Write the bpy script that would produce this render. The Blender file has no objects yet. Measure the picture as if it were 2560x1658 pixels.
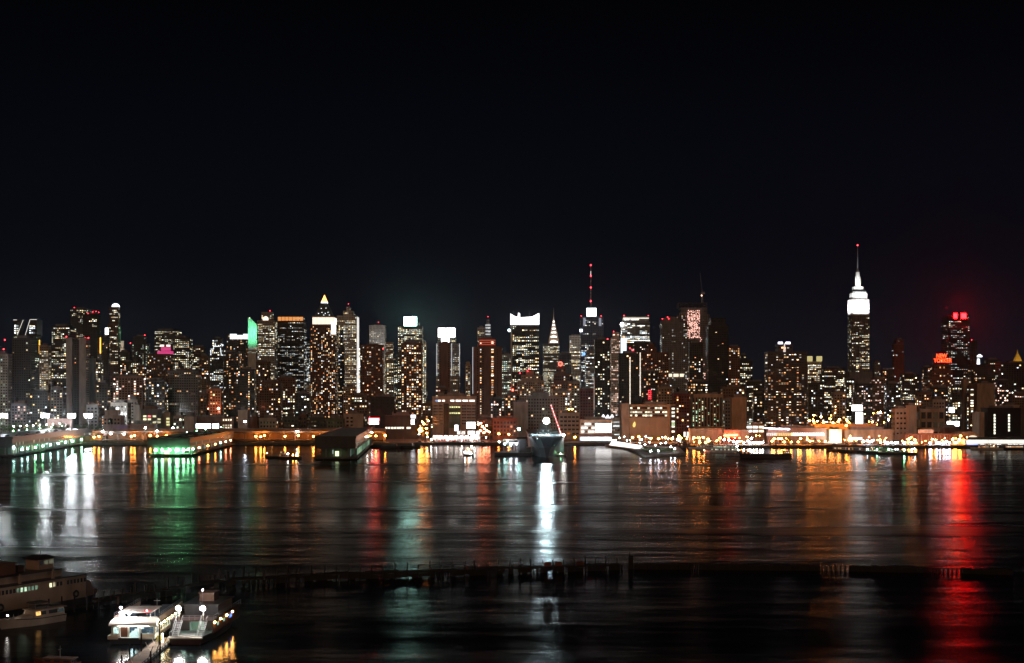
import bpy, math, random
from mathutils import Vector, Matrix

# ------------------------------------------------------------------ camera, sky, warm fill lamp, exposure
F, CX, HY, H = 3216.0, 1280.0, 997.0, 50.0      # focal length and horizon in photo pixels, eye height in metres
sc = bpy.context.scene
cam_d = bpy.data.cameras.new('camera'); cam = bpy.data.objects.new('camera', cam_d)
sc.collection.objects.link(cam); sc.camera = cam
cam.location = (0, 0, H); cam.rotation_euler = (math.radians(90), 0, 0)
cam_d.sensor_width = 36; cam_d.lens = 36 * F / 2560; cam_d.shift_y = (HY - 829) / 2560
cam_d.clip_start = 1; cam_d.clip_end = 60000

world = bpy.data.worlds.new('World'); sc.world = world; world.use_nodes = True
nt = world.node_tree; nt.nodes.clear()
wo = nt.nodes.new('ShaderNodeOutputWorld'); bg = nt.nodes.new('ShaderNodeBackground')
sky = nt.nodes.new('ShaderNodeTexSky'); sky.sky_type = 'NISHITA'; sky.sun_disc = False
sky.sun_elevation = math.radians(24); sky.sun_rotation = math.radians(188)
sky.air_density = 1.0; sky.dust_density = 2.0; sky.ozone_density = 3.0
tint = nt.nodes.new('ShaderNodeMix'); tint.data_type = 'RGBA'; tint.blend_type = 'MULTIPLY'; tint.inputs[0].default_value = 1
tint.inputs[7].default_value = (0.80, 0.80, 1.0, 1)
# city glow: falls off evenly with height above the horizon, the same all round
tc = nt.nodes.new('ShaderNodeTexCoord'); sep = nt.nodes.new('ShaderNodeSeparateXYZ')
ramp = nt.nodes.new('ShaderNodeValToRGB'); ramp.color_ramp.interpolation = 'EASE'
e = ramp.color_ramp.elements
e[0].position = 0.0; e[0].color = (0.0044, 0.0052, 0.0086, 1)
e[1].position = 0.34; e[1].color = (0.0004, 0.0004, 0.0006, 1)
m_ = e.new(0.13); m_.color = (0.0018, 0.0021, 0.0038, 1)
addc = nt.nodes.new('ShaderNodeMix'); addc.data_type = 'RGBA'; addc.blend_type = 'ADD'; addc.inputs[0].default_value = 1
sk = nt.nodes.new('ShaderNodeMix'); sk.data_type = 'RGBA'; sk.blend_type = 'MULTIPLY'; sk.inputs[0].default_value = 1
sk.inputs[7].default_value = (0.00010, 0.00010, 0.00012, 1)
L = nt.links.new
L(sky.outputs[0], tint.inputs[6]); L(tint.outputs[2], sk.inputs[6])
L(tc.outputs['Generated'], sep.inputs[0]); L(sep.outputs['Z'], ramp.inputs[0])
L(sk.outputs[2], addc.inputs[6]); L(ramp.outputs[0], addc.inputs[7])
L(addc.outputs[2], bg.inputs[0]); bg.inputs[1].default_value = 1.0; L(bg.outputs[0], wo.inputs[0])

sun_d = bpy.data.lights.new('fill_sun', 'SUN'); fill_sun = bpy.data.objects.new('fill_sun', sun_d); sc.collection.objects.link(fill_sun)
sun_d.energy = 0.28; sun_d.angle = math.radians(14); sun_d.color = (1.0, 0.58, 0.34)  # added warm fill from behind the camera, in place of bank and sky glow
fill_sun.rotation_euler = (math.radians(66), 0, math.radians(-8)); fill_sun.location = (0, -50, 300)

vs = sc.view_settings; vs.view_transform = 'Standard'; vs.look = 'None'; vs.exposure = 0; vs.gamma = 1; vs.use_curve_mapping = False
cy = sc.cycles
cy.use_denoising = True; cy.use_adaptive_sampling = False
cy.max_bounces = 5; cy.diffuse_bounces = 2; cy.glossy_bounces = 3; cy.transmission_bounces = 2; cy.transparent_max_bounces = 4
cy.caustics_reflective = False; cy.caustics_refractive = False
cy.sample_clamp_indirect = 4; cy.use_light_tree = True
sc.render.film_transparent = False

ORD = 'first second third fourth fifth sixth seventh eighth ninth tenth eleventh twelfth thirteenth fourteenth fifteenth sixteenth seventeenth eighteenth nineteenth twentieth'.split()
# ------------------------------------------------------------------ helpers
R = random.Random(11)
def WX(px, Y): return (px - CX) * Y / F
def WZ(py, Y): return H - (py - HY) * Y / F
def WP(px, py, Y): return Vector((WX(px, Y), Y, WZ(py, Y)))
def sc3(c, k): return (c[0] * k, c[1] * k, c[2] * k)
G = 2.5                                            # level of the far bank

MATS = {}
def nodes_mat(name):
    m = bpy.data.materials.new(name); m.use_nodes = True
    b = m.node_tree.nodes['Principled BSDF']
    return m, m.node_tree, b
def wall_mat(name, col, rough=0.85, var=0.35, scale=0.12, metal=0.0):
    if name in MATS: return MATS[name]
    m, t, b = nodes_mat(name)
    g = t.nodes.new('ShaderNodeNewGeometry')
    mp = t.nodes.new('ShaderNodeMapping'); mp.inputs['Scale'].default_value = (scale * 2, scale * 2, scale * 0.5)
    n = t.nodes.new('ShaderNodeTexNoise'); n.inputs['Scale'].default_value = 1; n.inputs['Detail'].default_value = 6
    r = t.nodes.new('ShaderNodeMapRange'); r.inputs[1].default_value = 0.25; r.inputs[2].default_value = 0.75
    r.inputs[3].default_value = 1 - var; r.inputs[4].default_value = 1 + var
    x = t.nodes.new('ShaderNodeMix'); x.data_type = 'RGBA'; x.blend_type = 'MULTIPLY'; x.inputs[0].default_value = 1
    x.inputs[6].default_value = (*col, 1)
    t.links.new(g.outputs['Position'], mp.inputs[0]); t.links.new(mp.outputs[0], n.inputs['Vector'])
    t.links.new(n.outputs[0], r.inputs[0]); t.links.new(r.outputs[0], x.inputs[7]); t.links.new(x.outputs[2], b.inputs['Base Color'])
    b.inputs['Roughness'].default_value = rough; b.inputs['Metallic'].default_value = metal
    MATS[name] = m; return m
PAL = dict(conc=(.40, .36, .32), tan=(.40, .29, .20), brick=(.20, .085, .05), brown=(.17, .10, .065), dark=(.035, .033, .035),
           black=(.012, .012, .014), grey=(.19, .18, .18), white=(.68, .66, .62), blue=(.07, .09, .15), red=(.22, .05, .04),
           pink=(.36, .24, .21), green=(.10, .16, .11), steel=(.25, .25, .26), wood=(.014, .011, .009), paint=(.75, .70, .62), hull=(.05, .02, .018),
           oldpaint=(.36, .245, .17), rust=(.14, .055, .03), deck=(.10, .095, .09), navy=(.03, .04, .06), canvas=(.06, .055, .05), cruiser=(.36, .28, .21))
def W(k): return wall_mat(k, PAL[k], rough=.4 if k in ('blue', 'dark', 'black') else .8)
def emit(name, col, s, sample=True):
    if name in MATS: return MATS[name]
    m, t, b = nodes_mat(name)
    b.inputs['Base Color'].default_value = (.6, .6, .6, 1); b.inputs['Roughness'].default_value = .4
    b.inputs['Emission Color'].default_value = (*col, 1); b.inputs['Emission Strength'].default_value = s
    m.cycles.emission_sampling = 'AUTO' if sample else 'NONE'
    MATS[name] = m; return m
def glow_mat():
    if 'window_glass' in MATS: return MATS['window_glass']
    m, t, b = nodes_mat('window_glass')
    a = t.nodes.new('ShaderNodeAttribute'); a.attribute_name = 'glow'
    b.inputs['Base Color'].default_value = (.02, .022, .026, 1); b.inputs['Roughness'].default_value = .12
    g = t.nodes.new('ShaderNodeNewGeometry')
    n = t.nodes.new('ShaderNodeTexNoise'); n.inputs['Scale'].default_value = 1.1; n.inputs['Detail'].default_value = 2
    r = t.nodes.new('ShaderNodeMapRange'); r.inputs[1].default_value = .3; r.inputs[2].default_value = .7; r.inputs[3].default_value = .55; r.inputs[4].default_value = 1.4
    t.links.new(g.outputs['Position'], n.inputs['Vector']); t.links.new(n.outputs[0], r.inputs[0])
    t.links.new(a.outputs['Color'], b.inputs['Emission Color']); t.links.new(r.outputs[0], b.inputs['Emission Strength'])
    m.cycles.emission_sampling = 'NONE'
    MATS['window_glass'] = m; return m

class MB:
    """collects faces; build() makes one mesh object"""
    def __init__(s, o=(0, 0, 0)): s.v = []; s.f = []; s.c = []; s.o = Vector(o); s.glow = False
    def poly(s, pts, c=None):
        n = len(s.v); s.v += [tuple(p) for p in pts]; s.f.append(tuple(range(n, n + len(pts)))); s.c.append(c or (0, 0, 0))
        if c: s.glow = True
    def hexa(s, p, c=None):            # 8 points: 4 bottom ccw, 4 top ccw
        n = len(s.v); s.v += [tuple(q) for q in p]
        for f in ((3, 2, 1, 0), (4, 5, 6, 7), (0, 1, 5, 4), (1, 2, 6, 5), (2, 3, 7, 6), (3, 0, 4, 7)):
            s.f.append(tuple(n + i for i in f)); s.c.append(c or (0, 0, 0))
    def box(s, x0, x1, y0, y1, z0, z1, c=None):
        s.hexa([(x0, y0, z0), (x1, y0, z0), (x1, y1, z0), (x0, y1, z0), (x0, y0, z1), (x1, y0, z1), (x1, y1, z1), (x0, y1, z1)], c)
    def frus(s, x0, x1, y0, y1, z0, z1, k, kx=None, c=None):   # tapered box, k = top scale
        kx = k if kx is None else kx
        cx, cy_ = (x0 + x1) / 2, (y0 + y1) / 2; a, b = (x1 - x0) / 2, (y1 - y0) / 2
        s.hexa([(cx - a, cy_ - b, z0), (cx + a, cy_ - b, z0), (cx + a, cy_ + b, z0), (cx - a, cy_ + b, z0),
                (cx - a * kx, cy_ - b * k, z1), (cx + a * kx, cy_ - b * k, z1), (cx + a * kx, cy_ + b * k, z1), (cx - a * kx, cy_ + b * k, z1)], c)
    def tube(s, p0, p1, r0, r1=None, n=6, c=None):
        r1 = r0 if r1 is None else r1
        p0, p1 = Vector(p0), Vector(p1); d = (p1 - p0).normalized()
        u = d.orthogonal().normalized(); w = d.cross(u); b = len(s.v)
        for p, r in ((p0, r0), (p1, r1)):
            for i in range(n):
                a = 2 * math.pi * i / n; s.v.append(tuple(p + (u * math.cos(a) + w * math.sin(a)) * r))
        for i in range(n):
            j = (i + 1) % n; s.f.append((b + i, b + j, b + n + j, b + n + i)); s.c.append(c or (0, 0, 0))
        s.f.append(tuple(b + n - 1 - i for i in range(n))); s.f.append(tuple(b + n + i for i in range(n))); s.c += [c or (0, 0, 0)] * 2
    def ball(s, p, r, n=8, m=5, sz=1.0, c=None):
        p = Vector(p); b = len(s.v)
        for j in range(m + 1):
            t = math.pi * j / m
            for i in range(n):
                a = 2 * math.pi * i / n
                s.v.append((p.x + r * math.sin(t) * math.cos(a), p.y + r * math.sin(t) * math.sin(a), p.z + r * sz * math.cos(t)))
        for j in range(m):
            for i in range(n):
                k = (i + 1) % n; s.f.append((b + j * n + i, b + (j + 1) * n + i, b + (j + 1) * n + k, b + j * n + k)); s.c.append(c or (0, 0, 0))
    def prism(s, pts, y0, y1, c=None):  # polygon of (x, z) extruded along y
        n = len(pts); b = len(s.v)
        s.v += [(x, y0, z) for x, z in pts] + [(x, y1, z) for x, z in pts]
        s.f.append(tuple(b + i for i in range(n))); s.f.append(tuple(b + n + n - 1 - i for i in range(n)))
        for i in range(n):
            j = (i + 1) % n; s.f.append((b + j, b + i, b + n + i, b + n + j))
        s.c += [c or (0, 0, 0)] * (n + 2)
    def build(s, name, mat, parent=None, kind=None, label=None):
        if not s.f: return None
        me = bpy.data.meshes.new(name)
        me.from_pydata([(x - s.o.x, y - s.o.y, z - s.o.z) for x, y, z in s.v], [], s.f)
        if mat is glow_mat():
            a = me.attributes.new('glow', 'FLOAT_COLOR', 'FACE')
            flat = []
            for c in s.c: flat += [c[0], c[1], c[2], 1.0]
            a.data.foreach_set('color', flat)
        me.materials.append(mat)
        o = bpy.data.objects.new(name, me); sc.collection.objects.link(o)
        if parent: o.parent = parent
        else: o.location = s.o
        if kind: o['kind'] = kind
        if label: o['label'] = label
        return o
def tag(o, label, cat, group=None):
    o['label'] = label; o['category'] = cat
    if group: o['group'] = group
    return o
def root(name, loc, label, cat, group=None, rz=0):
    o = bpy.data.objects.new(name, None); o.empty_display_size = 2; sc.collection.objects.link(o)
    o.location = loc; o.rotation_euler = (0, 0, rz); return tag(o, label, cat, group)
def copy_tree(o, parent=None):
    c = o.copy(); sc.collection.objects.link(c); c.parent = parent
    for ch in list(o.children): copy_tree(ch, c)
    return c
def flood(parent, loc, target, sx, sy, watts, col=(1, 1, 1), spread=180):
    d = bpy.data.lights.new('floodlight', 'AREA'); d.shape = 'RECTANGLE'; d.size = sx; d.size_y = sy; d.energy = watts; d.color = col
    d.spread = math.radians(spread)
    o = bpy.data.objects.new('floodlight', d); sc.collection.objects.link(o); o.parent = parent
    p = Vector(loc) - parent.location; o.location = p
    o.rotation_euler = (Vector(target) - Vector(loc)).to_track_quat('-Z', 'Y').to_euler()
    return o

# ------------------------------------------------------------------ lit windows
TONE = dict(w=[(1, .46, .17), (1, .60, .28), (1, .72, .42), (1, .84, .62), (1, .36, .14), (1, .94, .86)],
            y=[(1, .90, .60), (1, .82, .46), (.95, .95, .74), (1, .95, .82), (.90, 1, .84), (1, .72, .36)],
            k=[(.88, .98, 1), (1, .97, .90), (.80, .95, .95), (1, .9, .66)],
            g=[(.70, 1, .72), (.90, 1, .74), (.95, .95, .70), (.65, .95, .85)],
            p=[(1, .66, .54), (1, .78, .68), (1, .55, .40)],
            x=[(1, .60, .28), (1, .80, .5), (.9, .95, .95), (1, .9, .6), (.75, .85, 1)])
def grid(mb, face, a0, a1, z0, z1, c, bay, fl, ww, wh, p, tone, mode, rg, br=1.0, out=-0.15, frac=None):
    """face 'f': plane y=c towards the river; 's': plane x=c. Cells keep unlit panes too."""
    n = max(1, int((a1 - a0) / bay)); m = max(1, int((z1 - z0) / fl))
    ba, fh = (a1 - a0) / n, (z1 - z0) / m
    cols = [rg.random() for _ in range(n)]
    for j in range(m):
        zc = z0 + fh * (j + .5)
        rowp = p; st = rg.random() < p
        if mode == 'o': rowp = min(.97, p * rg.choice((.08, .25, .6, .9, 1.25, 1.6, 2.0)))
        for i in range(n):
            if mode == 'o':
                if rg.random() < .42: st = rg.random() < rowp
                lit = st
            elif mode == 'c': lit = rg.random() < (p * 2.4 if cols[i] < .36 else p * .22)
            else: lit = rg.random() < p * (.45 + 1.1 * cols[i])
            if frac and not (frac[0] <= (j + .5) / m <= frac[1]): lit = lit and rg.random() < .25
            if lit:
                t = rg.choice(TONE[tone if rg.random() > .14 else 'x']); b = 1.5 * br * min(3.2, math.exp(rg.gauss(-.15, .62)))
                g = (t[0] * b, t[1] * b, t[2] * b)
            else:
                g = (.004, .003, .002) if rg.random() < .8 else (.03 * br, .018 * br, .008 * br)
            ac = a0 + ba * (i + .5); h, q = ba * ww / 2, fh * wh / 2; zc = z0 + fh * (j + .5)
            if lit and rg.random() < .45: k_ = rg.uniform(.15, .55); zc -= q * k_; q *= 1 - k_
            if lit and rg.random() < .2: h *= rg.uniform(.5, .8)
            if face == 'f': mb.poly([(ac - h, c + out, zc - q), (ac + h, c + out, zc - q), (ac + h, c + out, zc + q), (ac - h, c + out, zc + q)], g)
            else:
                s = out if c > 0 else -out
                mb.poly([(c + s, ac - h, zc - q), (c + s, ac + h, zc - q), (c + s, ac + h, zc + q), (c + s, ac - h, zc + q)], g)
def ribs(mb, X0, X1, Y0, Y1, z0, z1, style, bay, fl, d=.35):
    left = (X0 + X1) > 0
    if style in 'vg':
        n = max(1, int((X1 - X0) / bay)); b = (X1 - X0) / n
        for i in range(n + 1):
            x = X0 + b * i; w = b * .13
            mb.box(max(X0, x - w), min(X1, x + w), Y0 - d, Y0 + .1, z0, z1 - .05)
    if style in 'hg':
        m = max(1, int((z1 - z0) / fl)); f = (z1 - z0) / m
        for j in range(m + 1):
            z = z0 + f * j
            mb.box(X0 - (.25 if left else 0), X1 + (0 if left else .25), Y0 - d * .8, Y1 - .3, max(z0, z - f * .17), min(z1 - .03, z + f * .17))
def extent(x0, x1, Y, D):
    """front-face X range for a block seen between px x0 and x1 whose flank shows on the inner side"""
    if (x0 + x1) / 2 > CX: a, b = WX(x0, Y + D), WX(x1, Y)
    else: a, b = WX(x0, Y), WX(x1, Y + D)
    if b - a < 6: c = (a + b) / 2; a, b = c - 3, c + 3
    return a, b
NB = [0]
def tower(label, x0, x1, yt, Y, col='brown', tone='w', p=.25, mode='a', style='n', D=None, bay=3.4, fl=3.7, ww=.58, wh=.52, br=1.0,
          name='office_tower', cat='building', tiers=(), roof=True, beacons=(), tank=False, frac=None, wz0=None, wz1=None, wins=True, back=3.0, side=True, base=None, wcols=None):
    """block between photo columns x0..x1 with its roof at photo row yt, standing Y metres away; tiers = narrower upper stages (x0,x1,ytop)"""
    rg = random.Random(1000 + NB[0]); NB[0] += 1
    wm = (x1 - x0) * Y / F
    D = D or max(10, min(38, wm * .62))
    X0, X1 = extent(x0, x1, Y, D); Z1 = WZ(yt, Y); z0 = G if base is None else base
    r = root(name, ((X0 + X1) / 2, Y, z0), label, cat); o = tuple(r.location)
    body = MB(o); win = MB(o); top = MB(o)
    stages = [(X0, X1, Y, Y + D, z0, Z1)]
    b = back
    for (a0, a1, t) in tiers:
        dd = max(6, D - 2 * b); q0, q1 = extent(a0, a1, Y + b, dd)
        stages.append((q0, q1, Y + b, Y + b + dd, stages[-1][5], WZ(t, Y + b))); b += back
    for k, (a0, a1, c0, c1, zz0, zz1) in enumerate(stages):
        body.box(a0, a1, c0, c1, zz0, zz1)
        body.box(a0 - .3, a1 + .3, c0 - .3, c1 + .3, zz1 - .9, zz1 + .7)     # parapet cornice
        ribs(body, a0, a1, c0, c1, zz0, zz1 - 1.2, style, bay, fl)
        if wins:
            lo = max(zz0 + 4, WZ(wz0, Y) if wz0 else zz0 + 4); hi = min(zz1 - 2.2, WZ(wz1, Y) if wz1 else zz1 - 2.2)
            if hi - lo > 2.5:
                if wcols:
                    for (u0, u1) in wcols: grid(win, 'f', WX(u0, Y), WX(u1, Y), lo, hi, c0, bay, fl, ww, wh, p, tone, mode, rg, br, frac=frac)
                else:
                    grid(win, 'f', a0 + .6, a1 - .6, lo, hi, c0, bay, fl, ww, wh, p, tone, mode, rg, br, frac=frac)
                if side: grid(win, 's', c0 + 1, c1 - 1, lo, hi, a0 if (a0 + a1) > 0 else a1, bay * 1.15, fl, ww, wh, p * .7, tone, mode, rg, br * .8, out=-.3, frac=frac)
    a0, a1, c0, c1, _, zt = stages[-1]
    if roof:
        w = a1 - a0; u = rg.uniform(.12, .3); v = rg.uniform(.15, .35)
        top.box(a0 + w * u, a1 - w * v, c0 + 3, c1 - 2, zt, zt + rg.uniform(2.5, 5))
        top.box(a0 + w * .65, a0 + w * .8, c0 + 2, c0 + 5, zt, zt + rg.uniform(1.5, 3.5))
    body.build('tower_body', W(col), r)
    top.build('roof_house', W('grey' if col != 'grey' else 'brown'), r)
    win.build('window_grid', glow_mat(), r, 'stuff')
    if tank: water_tank_part(r, (a0 + (a1 - a0) * .3, c0 + 4, zt))
    for (bx, by) in beacons: beacon(r, WP(bx, by, Y + 2), zt)
    return r, stages
def beacon(r, p, zt=None, rad=.95, mat=None):
    m = MB(r.location); m.tube((p.x, p.y, min(p.z - 1, zt if zt else p.z - 1)), p, .12); o = m.build('beacon_mast', W('steel'), r)
    l = MB(r.location); l.ball(p, rad); l.build('aviation_light', mat or emit('aviation_red', (1, .03, .045), 9), o)
def water_tank_part(r, p):
    m = MB(r.location); x, y, z = p
    for dx in (-1.2, 1.2):
        for dy in (-1.2, 1.2): m.tube((x + dx, y + dy, z - .2), (x + dx, y + dy, z + 3), .15, n=4)
    m.tube((x, y, z + 3), (x, y, z + 7), 2.1, n=10); m.tube((x, y, z + 7), (x, y, z + 9), 2.3, .1, n=10)
    m.build('water_tank', W('wood'), r)
def panel(r, name, x0, x1, y0, y1, Y, mat, depth=.6, parent=None, label=None):
    """flat lit or plain panel standing proud of a front face at distance Y"""
    m = MB(r.location); m.box(WX(x0, Y), WX(x1, Y), Y - depth, Y, WZ(y1, Y), WZ(y0, Y))
    return m.build(name, mat, parent or r, label=label)
def framed_sign(r, name, x0, x1, y0, y1, Y, mat, posts=True, label=None):
    s = panel(r, name, x0, x1, y0, y1, Y, W('black'), 1.2, label=label)
    m = MB(r.location); e_ = .35
    m.box(WX(x0, Y) + e_, WX(x1, Y) - e_, Y - 1.35, Y - 1.18, WZ(y1, Y) + e_, WZ(y0, Y) - e_); m.build('lit_face', mat, s)
    return s
def text_part(r, body, x0, x1, yb, size_px, Y, mat, name='letter_row'):
    cu = bpy.data.curves.new(name, 'FONT'); cu.body = body; cu.extrude = .2; cu.size = 10; cu.align_x = 'CENTER'; cu.offset = .03
    to = bpy.data.objects.new('tmp', cu); sc.collection.objects.link(to)
    dg = bpy.context.evaluated_depsgraph_get(); dg.update()
    me = bpy.data.meshes.new_from_object(to.evaluated_get(dg)); bpy.data.objects.remove(to)
    xs = [v.co.x for v in me.vertices]; zs = [v.co.y for v in me.vertices]
    sx = (WX(x1, Y) - WX(x0, Y)) / (max(xs) - min(xs)); sz = size_px * Y / F / (max(zs) - min(zs))
    c = r.location; mx = (max(xs) + min(xs)) / 2; mid = (WX(x0, Y) + WX(x1, Y)) / 2; zb = WZ(yb, Y); z00 = min(zs)
    for v in me.vertices:
        x, y, z = v.co
        v.co = (mid + (x - mx) * sx - c.x, Y - .3 - z - c.y, zb + (y - z00) * sz - c.z)
    me.materials.clear(); me.materials.append(mat)
    o = bpy.data.objects.new(name, me); sc.collection.objects.link(o); o.parent = r
    return o

# ------------------------------------------------------------------ setting: water, far bank
def water_mat():
    m, t, b = nodes_mat('river_water')
    N = t.nodes.new; K = t.links.new
    out = t.nodes['Material Output']; t.nodes.remove(b)
    df = N('ShaderNodeBsdfDiffuse'); df.inputs['Color'].default_value = (.004, .006, .008, 1)
    b = N('ShaderNodeBsdfGlossy'); b.distribution = 'BECKMANN'; b.inputs['Color'].default_value = (.52, .52, .52, 1)
    fr = N('ShaderNodeFresnel'); fr.inputs['IOR'].default_value = 1.33; mx = N('ShaderNodeMixShader')
    K(fr.outputs[0], mx.inputs[0]); K(df.outputs[0], mx.inputs[1]); K(b.outputs[0], mx.inputs[2]); K(mx.outputs[0], out.inputs['Surface'])
    g = N('ShaderNodeNewGeometry'); s = N('ShaderNodeSeparateXYZ'); K(g.outputs['Position'], s.inputs[0])
    # sheltered water in the slips and behind the breakwater is smoother than mid-river
    rr = N('ShaderNodeValToRGB'); el = rr.color_ramp.elements
    mr = N('ShaderNodeMapRange'); mr.inputs[1].default_value = 200; mr.inputs[2].default_value = 1400
    K(s.outputs['Y'], mr.inputs[0]); K(mr.outputs[0], rr.inputs[0])
    vals = [(0, .25), (.10, .25), (.145, .25), (.18, .255), (.50, .26), (.66, .235), (.80, .165), (1, .125)]
    el[0].position, el[0].color = vals[0][0], (vals[0][1],) * 3 + (1,); el[1].position, el[1].color = vals[-1][0], (vals[-1][1],) * 3 + (1,)
    for q, v in vals[1:-1]: z = el.new(q); z.color = (v, v, v, 1)
    # wind streaks
    mp = N('ShaderNodeMapping'); mp.inputs['Scale'].default_value = (.0022, .016, 1); K(g.outputs['Position'], mp.inputs[0])
    n1 = N('ShaderNodeTexNoise'); n1.inputs['Scale'].default_value = 1; n1.inputs['Detail'].default_value = 4; K(mp.outputs[0], n1.inputs['Vector'])
    m1 = N('ShaderNodeMapRange'); m1.inputs[1].default_value = .3; m1.inputs[2].default_value = .7; m1.inputs[3].default_value = .66; m1.inputs[4].default_value = 1.2; K(n1.outputs[0], m1.inputs[0])
    mu = N('ShaderNodeMath'); mu.operation = 'MULTIPLY'; K(rr.outputs[0], mu.inputs[0]); K(m1.outputs[0], mu.inputs[1]); K(mu.outputs[0], b.inputs['Roughness'])
    # ripples: long crests across the view, several wavelengths
    m2 = N('ShaderNodeMapping'); m2.inputs['Scale'].default_value = (.028, .055, 1); K(g.outputs['Position'], m2.inputs[0])
    n2 = N('ShaderNodeTexNoise'); n2.inputs['Scale'].default_value = 1; n2.inputs['Detail'].default_value = 5; n2.inputs['Roughness'].default_value = .5; K(m2.outputs[0], n2.inputs['Vector'])
    m3 = N('ShaderNodeMapRange'); m3.inputs[1].default_value = .36; m3.inputs[2].default_value = .64; m3.inputs[3].default_value = .12; m3.inputs[4].default_value = .40; K(n1.outputs[0], m3.inputs[0])
    ht = N('ShaderNodeMath'); ht.operation = 'MULTIPLY'; K(n2.outputs[0], ht.inputs[0]); K(m3.outputs[0], ht.inputs[1])
    bp = N('ShaderNodeBump'); bp.inputs['Strength'].default_value = 1; bp.inputs['Distance'].default_value = 1.9
    K(ht.outputs[0], bp.inputs['Height']); K(bp.outputs[0], b.inputs['Normal']); K(bp.outputs[0], fr.inputs['Normal'])
    return m
w = MB(); w.poly([(-5900, -250, 0), (5900, -250, 0), (5900, 1500, 0), (-5900, 1500, 0)]); w.build('water', water_mat(), kind='structure')
EDGE = [(-5900, 1400), (WX(1540, 1395), 1395), (WX(1700, 1310), 1310), (5900, 1300)]
g = MB()
for (xa, ya), (xb, yb) in zip(EDGE, EDGE[1:]):
    g.poly([(xa, ya, G), (xb, yb, G), (xb, 8900, G), (xa, 8900, G)]); g.poly([(xa, ya, -2), (xb, yb, -2), (xb, yb, G), (xa, ya, G)])
g.build('ground', wall_mat('asphalt', (.07, .065, .06), .8), kind='structure')
def edge_y(px):
    return 1398 if px < 1545 else (1315 if px > 1695 else 1398 - 85 * (px - 1545) / 150)

# ------------------------------------------------------------------ skyline, left to right
RED = emit('aviation_red', (1, .03, .045), 9)
WHITE_SIGN = emit('white_sign', (.95, 1, 1), 7)
tower('pale concrete apartment tower with a window column, cut by the left picture edge', -12, 30, 886, 1760, 'conc', 'g', .10, 'c', 'h', bay=3.2, beacons=[(9, 873), (12, 850)], name='apartment_tower', D=14)
tower('nearly black slab tower under the slanted lit crown at far left', 30, 88, 846, 2100, 'dark', 'y', .09, 'o', 'v', D=20)
r, st = tower('tower with a notched white-lit crown and a dark leaning bar', 33, 103, 838, 2500, 'dark', 'g', .38, 'o', 'v', roof=False, D=40)
Yc = 2500
m = MB(r.location)
m.prism([(WX(33, Yc), WZ(838, Yc)), (WX(46, Yc), WZ(838, Yc)), (WX(55, Yc), WZ(800, Yc)), (WX(33, Yc), WZ(800, Yc))], Yc, Yc + 20); m.build('crown_block', W('dark'), r)
m = MB(r.location)
m.prism([(WX(64, Yc), WZ(838, Yc)), (WX(92, Yc), WZ(838, Yc)), (WX(92, Yc), WZ(799, Yc)), (WX(76, Yc), WZ(799, Yc))], Yc, Yc + 30); m.build('crown_block', W('dark'), r)
m = MB(r.location); rg = random.Random(3)
for x0_, x1_ in ((35, 47), (73, 88)): grid(m, 'f', WX(x0_, Yc), WX(x1_, Yc), WZ(835, Yc), WZ(812, Yc), Yc, 3.3, 4.2, .75, .6, .85, 'k', 'o', rg, 1.5)
m.build('crown_window_grid', glow_mat(), r, 'stuff')
m = MB(r.location)
for a, b_ in (((58, 800), (43, 838)), ((75, 799), (63, 838)), ((33, 800), (42, 800)), ((92, 799), (76, 799))):
    m.tube(WP(*a, Yc - 1), WP(*b_, Yc - 1), .55)
m.build('lit_edge', emit('edge_white', (1, .95, .85), .8, False), r)
panel(r, 'light_strip', 97.5, 100, 850, 884, 2498, emit('amber_strip', (1, .48, .05), 2.2, False))
tower('tower with densely lit yellow windows beside the notched-crown tower', 98, 128, 864, 2350, 'tan', 'y', .62, 'o', 'g', ww=.62, br=.8, D=14)
tower('dark office tower with bright yellow window rows behind the two-slab tower', 128, 190, 816, 2450, 'dark', 'y', .55, 'o', 'h', D=34, frac=(.45, 1))
tower('tall black tower topped with red lights and yellow windows, left of its darker twin', 175, 228, 772, 3000, 'dark', 'y', .36, 'o', 'v', beacons=[(186, 769), (190, 797), (190, 820)], D=34)
r, st = tower('tall almost unlit black tower with a row of red roof lights', 206, 252, 786, 2900, 'black', 'y', .07, 'o', 'v', beacons=[(232, 780), (240, 779), (247, 781), (220, 784), (215, 845), (222, 846)], D=26)
panel(r, 'light_strip', 249.5, 252.5, 844, 884, 2898, MATS['amber_strip'])
# twin concrete slabs with dark recess
r = root('apartment_tower', (WX(190, 1900), 1900, G), 'pale concrete tower of two blank slabs with a dark recess between', 'building')
for x0_, x1_, lab in ((165, 180, 0), (198, 214, 0)):
    m = MB(r.location); X0, X1 = WX(x0_, 1900), WX(x1_, 1900); m.box(X0, X1, 1900, 1917, G, WZ(844, 1900)); m.build('concrete_slab', W('conc'), r)
m = MB(r.location); m.box(WX(180, 1900), WX(198, 1900), 1904, 1915, G, WZ(848, 1900)); m.build('recess_wall', W('dark'), r)
m = MB(r.location); grid(m, 'f', WX(183, 1900), WX(195, 1900), 12, WZ(850, 1900), 1904, 3.2, 3.2, .6, .5, .03, 'w', 'a', rg); m.build('window_grid', glow_mat(), r, 'stuff')
m = MB(r.location); grid(m, 's', 1902, 1915, 12, WZ(846, 1900), WX(214, 1900), 4, 3.2, .5, .5, .10, 'w', 'a', rg, out=-.2); m.build('window_grid', glow_mat(), r, 'stuff')
for bx in (166, 213, 221): beacon(r, WP(bx, 842 if bx < 200 else 845, 1903), WZ(844, 1900))
tower('plain grey concrete slab touching the right of the two-slab tower', 222, 240, 897, 1960, 'conc', p=.02, D=10, wins=False)
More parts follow.
